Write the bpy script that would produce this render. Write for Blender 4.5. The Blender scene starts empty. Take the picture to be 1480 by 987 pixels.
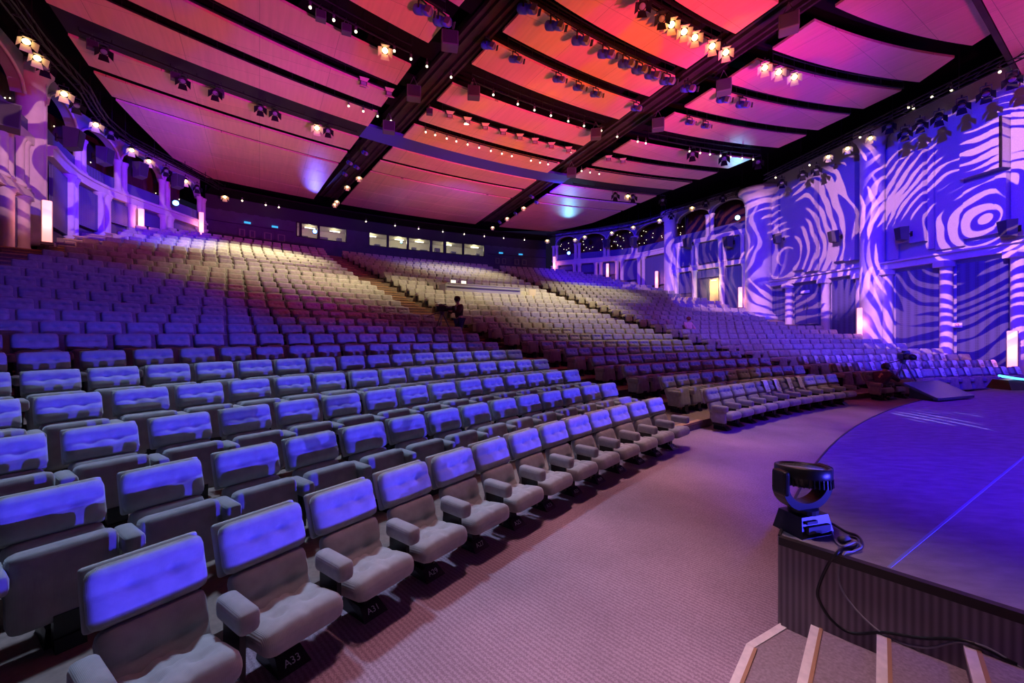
import bpy, math, random
import numpy as np
from mathutils import Vector, Matrix, Euler

rnd = random.Random(7)
SC = bpy.context.scene
COL = SC.collection
PI = math.pi
sin, cos = math.sin, math.cos

# ------------------------------------------------------------------ geometry frame
# metres; the camera stands over (0,0). The hall is laid out in rings about CX, CY
F, CAMH, V0 = 606.0, 1.953, 482.42
CX, CY = 21.4837, -13.2279
AXIS = -0.5417
AV = (sin(AXIS), cos(AXIS))
BV = (cos(AXIS), -sin(AXIS))
R0, DR = 27.6962, 1.1411
ZT = [0, .15, .33, .515, .71, .895, 1.14, 1.37, 1.61, 1.865, 2.2, 2.53, 2.86, 3.18, 3.51, 3.84, 4.19, 4.57, 4.92, 5.27]
while len(ZT) < 28: ZT.append(ZT[-1] + .36)
ZC = 12.5            # underside of the wooden ceiling panels
STAGE_R, STAGE_Z = 25.4, .616

def pol(R, t, z=0.0): return Vector((CX + R * sin(t), CY + R * cos(t), z))
def al(ax, lat, z=0.0): return Vector((CX + ax * AV[0] + lat * BV[0], CY + ax * AV[1] + lat * BV[1], z))
def to_pol(x, y): return math.hypot(x - CX, y - CY), math.atan2(x - CX, y - CY)
def at_z(u, v, z):                       # the point of height z seen in a direction
    Y = F * (z - CAMH) / (V0 - v)
    return Vector(((u - 740) / F * Y, Y, z))
def uof(p): return 740 + F * p[0] / p[1]
def on_path(path, u):                    # where a sight line crosses a wall line, in plan
    k = (u - 740) / F
    for a, b in zip(path[:-1], path[1:]):
        fa, fb = a[0] - k * a[1], b[0] - k * b[1]
        if fa * fb <= 0 and abs(fa - fb) > 1e-9:
            t = fa / (fa - fb)
            p = Vector((a[0] + (b[0] - a[0]) * t, a[1] + (b[1] - a[1]) * t, 0))
            if p.y > 1: return p, Vector((b[0] - a[0], b[1] - a[1], 0)).normalized()
    for a, b in ((path[1], path[0]), (path[-2], path[-1])):     # just past an end of the line
        fa, fb = a[0] - k * a[1], b[0] - k * b[1]; t = fa / (fa - fb) if abs(fa - fb) > 1e-9 else 9
        if 1 <= t < 2.5: return Vector((a[0] + (b[0] - a[0]) * t, a[1] + (b[1] - a[1]) * t, 0)), Vector((abs(t) * (b[0] - a[0]), abs(t) * (b[1] - a[1]), 0)).normalized()
    raise ValueError(u)
def zof(v, Y): return CAMH + (V0 - v) / F * Y

# ------------------------------------------------------------------ camera
cam = bpy.data.cameras.new('camera'); camo = bpy.data.objects.new('camera', cam); COL.objects.link(camo)
camo.location = (0, 0, CAMH); camo.rotation_euler = (PI / 2, 0, 0)
cam.sensor_width = 36; cam.sensor_fit = 'HORIZONTAL'; cam.lens = F / 1480 * 36
cam.shift_y = -(493.5 - V0) / 1480; cam.clip_end = 300; cam.clip_start = .05
SC.camera = camo

# ------------------------------------------------------------------ world, exposure
w = bpy.data.worlds.new('world'); SC.world = w; w.use_nodes = True
w.node_tree.nodes['Background'].inputs[0].default_value = (.02, .015, .06, 1)
w.node_tree.nodes['Background'].inputs[1].default_value = .3
SC.view_settings.view_transform = 'Standard'; SC.view_settings.look = 'None'
SC.view_settings.exposure = 0.0; SC.view_settings.gamma = 1.0; SC.view_settings.use_curve_mapping = False
try:
    SC.cycles.use_denoising = True
    SC.cycles.max_bounces = 6; SC.cycles.diffuse_bounces = 2; SC.cycles.glossy_bounces = 3
    SC.cycles.sample_clamp_indirect = 4
except Exception: pass

# ------------------------------------------------------------------ lamps
def aim(o, target):
    d = Vector(target) - o.location
    o.rotation_euler = d.to_track_quat('-Z', 'Y').to_euler()
def spot(name, loc, target, power, color, deg, blend=.3, radius=.15):
    l = bpy.data.lights.new(name, 'SPOT'); l.energy = power; l.color = color
    l.spot_size = math.radians(deg); l.spot_blend = blend; l.shadow_soft_size = radius
    o = bpy.data.objects.new(name, l); COL.objects.link(o); o.location = loc; aim(o, target)
    return o
def area(name, loc, target, power, color, sx, sy):
    l = bpy.data.lights.new(name, 'AREA'); l.energy = power; l.color = color; l.shape = 'RECTANGLE'; l.size = sx; l.size_y = sy
    o = bpy.data.objects.new(name, l); COL.objects.link(o); o.location = loc; aim(o, target)
    return o
def gobo(o, low, high, freq, wob, center=(0, 0), seed=0.0, lo=.15, hi=.35, top=None, bot=None, side=None, sharp=25):
    """a patterned glass in the lamp: warped broken rings about `center` (tangent units)"""
    l = o.data; l.use_nodes = True; nt = l.node_tree; N = nt.nodes; L = nt.links
    em = next(n for n in N if n.type == 'EMISSION')
    tc = N.new('ShaderNodeTexCoord'); sp = N.new('ShaderNodeSeparateXYZ'); L.new(tc.outputs['Normal'], sp.inputs[0])
    def m(op, a, b=None, c=None):
        n = N.new('ShaderNodeMath'); n.operation = op
        for i, q in enumerate((a, b, c)):
            if q is None: continue
            if isinstance(q, (int, float)): n.inputs[i].default_value = q
            else: L.new(q, n.inputs[i])
        return n.outputs[0]
    az = m('MAXIMUM', m('ABSOLUTE', sp.outputs[2]), .01)
    px = m('SUBTRACT', m('DIVIDE', sp.outputs[0], az), center[0]); py = m('SUBTRACT', m('DIVIDE', sp.outputs[1], az), center[1])
    cb = N.new('ShaderNodeCombineXYZ'); L.new(px, cb.inputs[0]); L.new(py, cb.inputs[1]); cb.inputs[2].default_value = seed
    def noise(scale, det=1.0):
        n = N.new('ShaderNodeTexNoise'); n.inputs['Scale'].default_value = scale; n.inputs['Detail'].default_value = det
        L.new(cb.outputs[0], n.inputs['Vector']); return m('SUBTRACT', n.outputs['Fac'], .5)
    r = m('SQRT', m('ADD', m('MULTIPLY', px, px), m('MULTIPLY', py, py)))
    ph = m('ADD', m('MULTIPLY', r, freq), m('ADD', m('MULTIPLY', noise(4.0), wob), m('MULTIPLY', noise(11.0), wob * .22)))
    s = m('SINE', m('MULTIPLY', ph, 2 * PI))
    s = m('ADD', s, m('MULTIPLY', noise(9.0), 7.0))
    mr = N.new('ShaderNodeMapRange'); mr.interpolation_type = 'SMOOTHSTEP'; L.new(s, mr.inputs[0])
    mr.inputs[1].default_value = lo; mr.inputs[2].default_value = hi
    mx = N.new('ShaderNodeMix'); mx.data_type = 'RGBA'; L.new(mr.outputs[0], mx.inputs[0])
    mx.inputs[6].default_value = (*low, 1); mx.inputs[7].default_value = (*high, 1)
    L.new(mx.outputs[2], em.inputs['Color'])
    if top is not None:                       # framing shutters, as elevations in degrees
        el = math.asin(max(-1, min(1, (o.matrix_basis.to_3x3() @ Vector((0, 0, -1))).z)))
        yy = m('DIVIDE', sp.outputs[1], az); q = 1.0
        a_ = m('SMOOTH_MIN', m('MULTIPLY', m('SUBTRACT', math.tan(math.radians(top) - el), yy), 25), 1.0); 
        b_ = m('MULTIPLY', m('SUBTRACT', yy, math.tan(math.radians(bot) - el)), 25)
        if side:                              # an upright edge through a point of the wall
            q = o.matrix_basis.to_3x3().transposed() @ (Vector(side[0]) - o.location); xe = q.x / -q.z
            b_ = m('MINIMUM', b_, m('MULTIPLY', m('SUBTRACT', m('DIVIDE', sp.outputs[0], az), xe), 25 * side[1]))
        cl = N.new('ShaderNodeClamp'); L.new(m('MINIMUM', a_, b_), cl.inputs[0]); L.new(cl.outputs[0], em.inputs['Strength'])

BLUE = (.03, .02, 1.0)
# low blue wash from the back of the stage, cut by the stage edge and by each row in front
for i, (pt, tg, pw, dg) in enumerate((((19.5, -3.0, .652), (-2.6, 4.6, .2), 25000, 34), ((16.0, -5.5, .652), (-2.6, 4.6, .2), 19000, 36), ((18.5, -3.5, .652), (4.0, 10.5, .25), 10000, 17),
                                      ((19.0, -2.5, .70), (12.2, 14.5, .3), 12000, 40))):
    o = spot('stage_blue_%d' % i, pt, tg, pw, (1, 1, 1), dg, .25, .02)
    gobo(o, (.055, .045, 1.0), (.055, .045, 1.0), 1, 0, top=(3.7, 3.7, 3.2, 9)[i], bot=-20, sharp=70)
# blue onto the left rear rows
spot('house_blue_left', (9, 1, 10.5), al(37.5, -15.6, 2.4), 6500, (.05, .03, 1), 18, .6, .3)
spot('house_blue_right', (6.5, 8, 11.5), al(33.5, 11.5, 1.5), 7500, (.15, .07, 1), 44, .6, .3)
# warm house light on the middle and rear seating
for i, (ax_, la, tax, tla, pw, dg) in enumerate(((41, -3, 43.5, -5, 5200, 72), (41, 3.5, 43, 3, 8200, 72), (49, -10.5, 49.5, -12, 6500, 80), (50, 3, 52, 1, 2600, 88),
                                               (44, 9.5, 46, 9, 2800, 66), (35.5, 1.5, 36.5, 1.5, 2600, 56), (43, -9, 43.5, -10.5, 3600, 66))):
    spot('house_warm_%d' % i, al(ax_, la, 12.2), al(tax, tla, 3), pw, (1, .84, .44), dg, .8, .3)
# added overhead fill on the front rows and the carpet of the front aisle
spot('front_cool', (-4.5, 8.0, 12.0), (-2.6, 3.9, .4), 5000, (.42, .60, 1.0), 42, .8, .5)
spot('front_cool_mid', (-1.0, 11.5, 12.0), (.3, 8.6, .6), 2600, (.52, .60, .90), 34, .8, .5)
for i, (x_, y_, pw, cl) in enumerate(((4.9, 8.6, 2500, (1, .68, .62)), (3.0, 6.9, 2500, (1, .54, .58)), (1.5, 4.9, 2300, (1, .53, .60)), (.35, 2.9, 1700, (1, .53, .64)), (-.1, 1.5, 1100, (1, .54, .70)), (7.6, 10.4, 1700, (1, .62, .42)), (1.2, 1.7, 1900, (1, .54, .68)))):
    spot('front_pink_%d' % i, (x_ - .5, y_ + .9, 12.1), (x_, y_, 0), pw, cl, 21, .9, .25)
# stage
spot('stage_top_blue', (7.5, 1.0, 11.5), (8.2, 4.0, .6), 7000, (.05, .004, 1), 56, .35, .4)
spot('stage_near_blue', (5.5, -1.0, 10.0), (4.6, 2.3, .6), 2400, (.05, .004, 1), 29, .5, .3)
# ceiling washes from the stage
def wash(name, loc, tg, pw, colr, dg, bl=.9, pat=None):
    o = spot(name, loc, tg, pw, (1, 1, 1) if pat else colr, dg, bl, .02 if pat else .5)
    if pat: gobo(o, colr, pat[0], pat[1], pat[2], pat[3], pat[4], -.3, .9)
wash('ceil_red', (10.5, 4.0, .9), (4.0, 19.5, ZC), 19500, (1, .045, .16), 44, .9, ((1, .14, .03), 4, 2.5, (.1, -.5), 6.0))
wash('ceil_red_near', (8.0, 3.0, .9), (5.5, 14.5, ZC), 4500, (1, .14, .03), 56)
wash('ceil_amber', (5.5, 6.0, .9), (-1.0, 25, ZC), 10500, (.85, .03, .42), 32, .9, ((1, .20, .03), 5, 3, (0, -.4), 2.0))
wash('ceil_violet_mid', (9, 6.0, .9), (-4.5, 30.5, ZC), 7000, (.75, .04, .8), 19, .7)
wash('ceil_violet_mid2', (9, 6.0, .9), (.5, 32, ZC), 7000, (.55, .04, 1), 18, .7)
wash('ceil_pink_left', (4.0, 3.0, .9), (-9.5, 17.0, ZC), 10500, (.80, .015, .62), 54, .9, ((1, .045, .24), 3, 2.5, (.3, -.5), 4.0))
wash('ceil_pink_left2', (2.0, 4.0, .9), (-13, 24, ZC), 13000, (.65, .01, .9), 34)
wash('ceil_pink_right', (12.5, 5.0, .9), (11.0, 12.4, ZC), 2500, (1, .005, .66), 38)
wash('ceil_violet_right', (10, 6.0, .9), (10.5, 20, ZC), 12500, (.30, .003, 1), 42, .9, ((.62, .005, .85), 3.5, 2.5, (.2, -.3), 9.0))
wash('soffit_pink', (12.5, 4.5, .9), (17.5, 11.0, 11.9), 4200, (1, .015, .34), 42)
wash('ceil_violet_back', (7, 9.0, 1.2), (1.5, 36, ZC), 9000, (.62, .03, .8), 17, .7)
wash('ceil_red_back', (6, 8.0, 1.2), (-6.5, 33.5, ZC), 6500, (.9, .04, .45), 12, .7)
# patterned projectors on the side walls
g = spot('wall_gobo_right', (6.0, 7.0, 11.0), (19.0, 17.4, 7.0), 25000, (1, 1, 1), 66, .12, .01)
gobo(g, (.008, .002, .74), (.85, .36, 1.0), 46, 7.0, (.03, -.02), 3.1, top=3, bot=-33, side=((18.7, 22.5, 8), 1))
g = spot('wall_gobo_bay', (4.5, 12.0, 11.0), (17.9, 26.4, 7.0), 21000, (1, 1, 1), 46, .12, .01)
gobo(g, (.008, .002, .74), (.85, .36, 1.0), 36.0, 6.0, (-.03, .01), 8.4, top=2.5, bot=-25, side=((18.7, 20.9, 8), -1))
spot('wall_low_blue', (9.0, 7.0, 5.0), (18.6, 19.0, 2.6), 4200, (.03, .008, 1), 56, .4, .1)
g = spot('wall_gobo_arcade', (2.0, 17.0, 11.0), al(43.6, 18.6, 7.3), 9500, (1, 1, 1), 40, .2, .01)
gobo(g, (.03, .008, .55), (.95, .42, .95), 24.0, 6.0, (.1, .05), 5.7, top=2, bot=-18)
g = spot('wall_gobo_left', (-2.0, 7.0, 11.0), al(45.0, -19.0, 8.1), 8000, (1, 1, 1), 36, .2, .01)
gobo(g, (.04, .010, .62), (1.0, .45, 1.0), 22.0, 6.0, (.05, .05), 1.7, top=2, bot=-17)
spot('arcade_blue_left', (-8, 17, 9.0), al(52.5, -18.3, 9.6), 9000, (.02, .0, 1), 46, .5, .2)
spot('arcade_blue_right', (1, 27, 11.5), al(52, 18.2, 9.0), 9000, (.02, .0, 1), 62, .5, .2)
spot('rear_blue', (-2, 26, 9.0), (-8.5, 40, 11.2), 1500, (.03, .05, 1), 80, .6, .4)
g = spot('stage_dots', (9, -2, 9), (7.25, 6.0, .6), 9000, (1, 1, 1), 10, .1, .01)
gobo(g, (0, 0, 0), (.5, .45, 1), 55, .3, (-.25, .1), 2.2, 1.2, 1.5)

# ------------------------------------------------------------------ materials
MATS = {}
def mat(name, color, rough=.6, metal=0.0, emit=None, estr=1.0, var=0.0, vscale=8.0, bump=0.0, bscale=60.0, stretch=None, sheen=0.0, spec=.3, alpha=None):
    if name in MATS: return MATS[name]
    m = bpy.data.materials.new(name); m.use_nodes = True; nt = m.node_tree; N = nt.nodes; L = nt.links
    b = N['Principled BSDF']; b.inputs['Base Color'].default_value = (*color, 1); b.inputs['Roughness'].default_value = rough
    b.inputs['Metallic'].default_value = metal; b.inputs['Specular IOR Level'].default_value = spec
    if sheen: b.inputs['Sheen Weight'].default_value = sheen; b.inputs['Sheen Roughness'].default_value = .4
    if emit: b.inputs['Emission Color'].default_value = (*emit, 1); b.inputs['Emission Strength'].default_value = estr
    if var or bump:
        tc = N.new('ShaderNodeTexCoord'); mp = N.new('ShaderNodeMapping'); L.new(tc.outputs['Object'], mp.inputs[0])
        if stretch: mp.inputs['Scale'].default_value = stretch
    if var:
        n = N.new('ShaderNodeTexNoise'); n.inputs['Scale'].default_value = vscale; n.inputs['Detail'].default_value = 4
        L.new(mp.outputs[0], n.inputs['Vector'])
        r = N.new('ShaderNodeValToRGB'); L.new(n.outputs['Fac'], r.inputs[0])
        r.color_ramp.elements[0].position = .3; r.color_ramp.elements[1].position = .7
        r.color_ramp.elements[0].color = (*[c * (1 - var) for c in color], 1); r.color_ramp.elements[1].color = (*[min(1, c * (1 + var)) for c in color], 1)
        L.new(r.outputs[0], b.inputs['Base Color'])
    if bump:
        n = N.new('ShaderNodeTexNoise'); n.inputs['Scale'].default_value = bscale; n.inputs['Detail'].default_value = 2
        L.new(mp.outputs[0], n.inputs['Vector'])
        bp = N.new('ShaderNodeBump'); bp.inputs['Strength'].default_value = bump; bp.inputs['Distance'].default_value = .01
        L.new(n.outputs['Fac'], bp.inputs['Height']); L.new(bp.outputs[0], b.inputs['Normal'])
    if alpha is not None: b.inputs['Alpha'].default_value = alpha
    MATS[name] = m; return m

def corduroy(name, color, ribs=True):
    m = mat(name, color, .85, var=.16, vscale=9, sheen=.35, spec=.15)
    nt = m.node_tree; N = nt.nodes; L = nt.links; b = N['Principled BSDF']
    if ribs:
        tc = N.new('ShaderNodeTexCoord'); wv = N.new('ShaderNodeTexWave'); wv.wave_type = 'BANDS'; wv.bands_direction = 'X'
        wv.inputs['Scale'].default_value = 70; wv.inputs['Distortion'].default_value = .4
        L.new(tc.outputs['Object'], wv.inputs['Vector'])
        bp = N.new('ShaderNodeBump'); bp.inputs['Strength'].default_value = .22; bp.inputs['Distance'].default_value = .003
        L.new(wv.outputs['Fac'], bp.inputs['Height']); L.new(bp.outputs[0], b.inputs['Normal'])
    return m

def perforated(name, color):
    m = mat(name, color, .55, var=.06, vscale=2)
    nt = m.node_tree; N = nt.nodes; L = nt.links; b = N['Principled BSDF']
    tc = N.new('ShaderNodeTexCoord'); mp = N.new('ShaderNodeMapping'); L.new(tc.outputs['Object'], mp.inputs[0])
    v = N.new('ShaderNodeTexVoronoi'); v.inputs['Scale'].default_value = 20; v.inputs['Randomness'].default_value = 0
    L.new(mp.outputs[0], v.inputs['Vector'])
    mr = N.new('ShaderNodeMapRange'); L.new(v.outputs['Distance'], mr.inputs[0]); mr.inputs[1].default_value = .25; mr.inputs[2].default_value = .4
    mx = N.new('ShaderNodeMix'); mx.data_type = 'RGBA'; L.new(mr.outputs[0], mx.inputs[0])
    mx.inputs[6].default_value = (.03, .03, .04, 1); mx.inputs[7].default_value = (*color, 1)
    L.new(mx.outputs[2], b.inputs['Base Color'])
    return m

def wood_ceiling():
    m = mat('ceiling_wood', (.78, .42, .33), .42, spec=.35)
    nt = m.node_tree; N = nt.nodes; L = nt.links; b = N['Principled BSDF']
    tc = N.new('ShaderNodeTexCoord'); mp = N.new('ShaderNodeMapping'); L.new(tc.outputs['Object'], mp.inputs[0])
    mp.inputs['Rotation'].default_value = (0, 0, AXIS)
    br = N.new('ShaderNodeTexBrick'); L.new(mp.outputs[0], br.inputs['Vector'])
    br.inputs['Scale'].default_value = .33; br.inputs['Mortar Size'].default_value = .002; br.offset = .0
    br.inputs['Brick Width'].default_value = .8; br.inputs['Row Height'].default_value = .55
    br.inputs['Color1'].default_value = (.82, .44, .35, 1); br.inputs['Color2'].default_value = (.74, .39, .31, 1); br.inputs['Mortar'].default_value = (.35, .2, .15, 1)
    mp2 = N.new('ShaderNodeMapping'); L.new(mp.outputs[0], mp2.inputs[0]); mp2.inputs['Scale'].default_value = (6, .35, 1)
    n = N.new('ShaderNodeTexNoise'); n.inputs['Scale'].default_value = 1.5; n.inputs['Detail'].default_value = 5; L.new(mp2.outputs[0], n.inputs['Vector'])
    mr = N.new('ShaderNodeMapRange'); L.new(n.outputs['Fac'], mr.inputs[0]); mr.inputs[1].default_value = .3; mr.inputs[2].default_value = .7; mr.inputs[3].default_value = .93; mr.inputs[4].default_value = 1.05
    mx = N.new('ShaderNodeMix'); mx.data_type = 'RGBA'; mx.blend_type = 'MULTIPLY'; mx.inputs[0].default_value = 1
    L.new(br.outputs['Color'], mx.inputs[6]); L.new(mr.outputs[0], mx.inputs[7]); L.new(mx.outputs[2], b.inputs['Base Color'])
    return m

def carpet():
    m = mat('carpet_mauve', (.40, .30, .33), .95, spec=.1)
    nt = m.node_tree; N = nt.nodes; L = nt.links; b = N['Principled BSDF']
    tc = N.new('ShaderNodeTexCoord')
    ck = N.new('ShaderNodeTexWave'); ck.bands_direction = 'DIAGONAL'; ck.inputs['Scale'].default_value = 14; ck.inputs['Distortion'].default_value = 5; ck.inputs['Detail Scale'].default_value = 6
    L.new(tc.outputs['Object'], ck.inputs['Vector'])
    n = N.new('ShaderNodeTexNoise'); n.inputs['Scale'].default_value = 1.3; n.inputs['Detail'].default_value = 4; L.new(tc.outputs['Object'], n.inputs['Vector'])
    mx = N.new('ShaderNodeMix'); mx.data_type = 'RGBA'; L.new(ck.outputs['Fac'], mx.inputs[0])
    mx.inputs[6].default_value = (.34, .22, .27, 1); mx.inputs[7].default_value = (.52, .36, .42, 1)
    m2 = N.new('ShaderNodeMix'); m2.data_type = 'RGBA'; m2.blend_type = 'MULTIPLY'; m2.inputs[0].default_value = .5
    L.new(mx.outputs[2], m2.inputs[6]); L.new(n.outputs['Fac'], m2.inputs[7]); L.new(m2.outputs[2], b.inputs['Base Color'])
    bp = N.new('ShaderNodeBump'); bp.inputs['Strength'].default_value = .3; bp.inputs['Distance'].default_value = .004
    L.new(ck.outputs['Fac'], bp.inputs['Height']); L.new(bp.outputs[0], b.inputs['Normal'])
    return m

def ribbed(name, color, axis_scale):
    m = mat(name, color, .9, spec=.1)
    nt = m.node_tree; N = nt.nodes; L = nt.links; b = N['Principled BSDF']
    tc = N.new('ShaderNodeTexCoord'); wv = N.new('ShaderNodeTexWave'); wv.bands_direction = 'X'; wv.inputs['Scale'].default_value = axis_scale
    L.new(tc.outputs['Object'], wv.inputs['Vector'])
    mx = N.new('ShaderNodeMix'); mx.data_type = 'RGBA'; L.new(wv.outputs['Fac'], mx.inputs[0])
    mx.inputs[6].default_value = (*[c * .7 for c in color], 1); mx.inputs[7].default_value = (*[c * 1.2 for c in color], 1)
    L.new(mx.outputs[2], b.inputs['Base Color'])
    return m

def glow(name, color, strength):
    m = mat(name, (0, 0, 0), .5, emit=color, estr=strength)
    try: m.cycles.emission_sampling = 'NONE'
    except Exception: pass
    return m

M_SEAT = corduroy('grey_corduroy', (.37, .355, .345))
M_SEATFAR = corduroy('grey_corduroy_far', (.37, .355, .335), False)
M_PIPE = mat('grey_piping', (.46, .44, .42), .8)
M_BLACK = mat('black_steel', (.012, .012, .014), .35, spec=.4)
M_MATTE = mat('matte_black', (.012, .011, .013), .9, spec=.1)
M_WHITE = mat('white_lettering', (.8, .8, .8), .6)
M_PAPER = mat('paper', (.85, .85, .85), .8)
M_INK = mat('ink', (.12, .1, .12), .8)
M_WOODC = wood_ceiling()
M_CARPET = carpet()
M_TIER = mat('tier_carpet', (.26, .19, .155), .95, var=.15, vscale=20)
M_NOSE = mat('step_wood', (.58, .35, .18), .5, var=.2, vscale=6)
M_STAGE = mat('stage_carpet', (.30, .28, .33), .92, var=.16, vscale=5, stretch=(1, 2.5, 1), bump=.5, bscale=90, spec=.1)
M_STAGESIDE = ribbed('stage_side_ribbed', (.28, .24, .27), 9)
M_TRIMBLK = mat('black_trim', (.03, .025, .025), .45)
M_STEPC = mat('step_carpet', (.30, .22, .24), .95, var=.2, vscale=60)
M_NOSEW = mat('pale_step_nosing', (.78, .68, .62), .5, var=.1, vscale=20)
M_NOSEB = mat('brown_step_edge', (.42, .22, .12), .45)
M_STONE = mat('pale_plaster', (.62, .58, .56), .6, var=.06, vscale=3)
M_FABRIC = mat('wall_fabric', (.44, .42, .46), .9, var=.14, vscale=40, bump=.25, bscale=120)
M_PERF = perforated('perforated_panel', (.11, .11, .26))
M_DARKW = mat('dark_wall', (.10, .10, .13), .8)
M_VOID = mat('void_dark', (.012, .010, .012), .95, spec=.05)
M_BEAM = mat('beam_dark', (.045, .032, .028), .7, var=.3, vscale=1.5, stretch=(1, 1, 1))
M_BAND = mat('band_dark', (.022, .02, .026), .7)
M_BANDLIT = mat('band_blue_lit', (.07, .06, .42), .6)  # blue light on the middle of the dark band, put into its colour
M_CURT = mat('red_brown_curtain', (.08, .025, .03), .9, var=.3, vscale=3, stretch=(6, 6, .3))
M_SPK = mat('speaker_grey', (.10, .10, .12), .6)
M_GRILLE = mat('speaker_grille', (.045, .045, .055), .75)
M_BLUELITBODY = mat('blue_lit_housing', (.06, .08, .85), .4, spec=.5)  # blue light on the grey housings, painted in as base colour
M_STEEL = mat('dull_steel', (.22, .21, .23), .4, metal=.7)
M_LENS = mat('lens_glass', (.25, .3, .3), .08, spec=.8)
M_WARM = glow('warm_lamp', (1, .70, .28), 9)
M_WARMFLAP = mat('lit_flap', (.72, .64, .42), .5)  # pale warm base colour stands for lamplight on the flaps
M_BULB = glow('small_bulb', (1, .86, .55), 5)
M_BLUELED = glow('blue_lamp', (.10, .22, 1), 10)
M_CYANLED = glow('cyan_lamp', (.25, .75, 1), 9)
M_TUBE = mat('pink_light_tube', (.9, .7, .65), .4, emit=(1, .32, .28), estr=1.6)
M_EXIT = glow('exit_sign', (.05, .45, .95), 1.2)
M_GLASS = mat('booth_glass', (.9, .95, 1), .05, alpha=.12)
M_BOOTH = mat('booth_wall', (.62, .58, .36), .8)
M_BOOTHL = glow('booth_tube', (1, .95, .7), 6)
M_SCREEN = glow('lit_screen', (1, .86, .68), 1.6)
M_SKIN = mat('skin', (.62, .38, .28), .5)
M_HAIR = mat('brown_hair', (.05, .03, .025), .7)
M_JACKET = mat('brown_jacket', (.075, .045, .05), .8)
M_JEANS = mat('blue_jeans', (.05, .07, .22), .85)
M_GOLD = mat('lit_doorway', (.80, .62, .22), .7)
M_CABLE = mat('grey_cable', (.30, .30, .34), .5)

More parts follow.
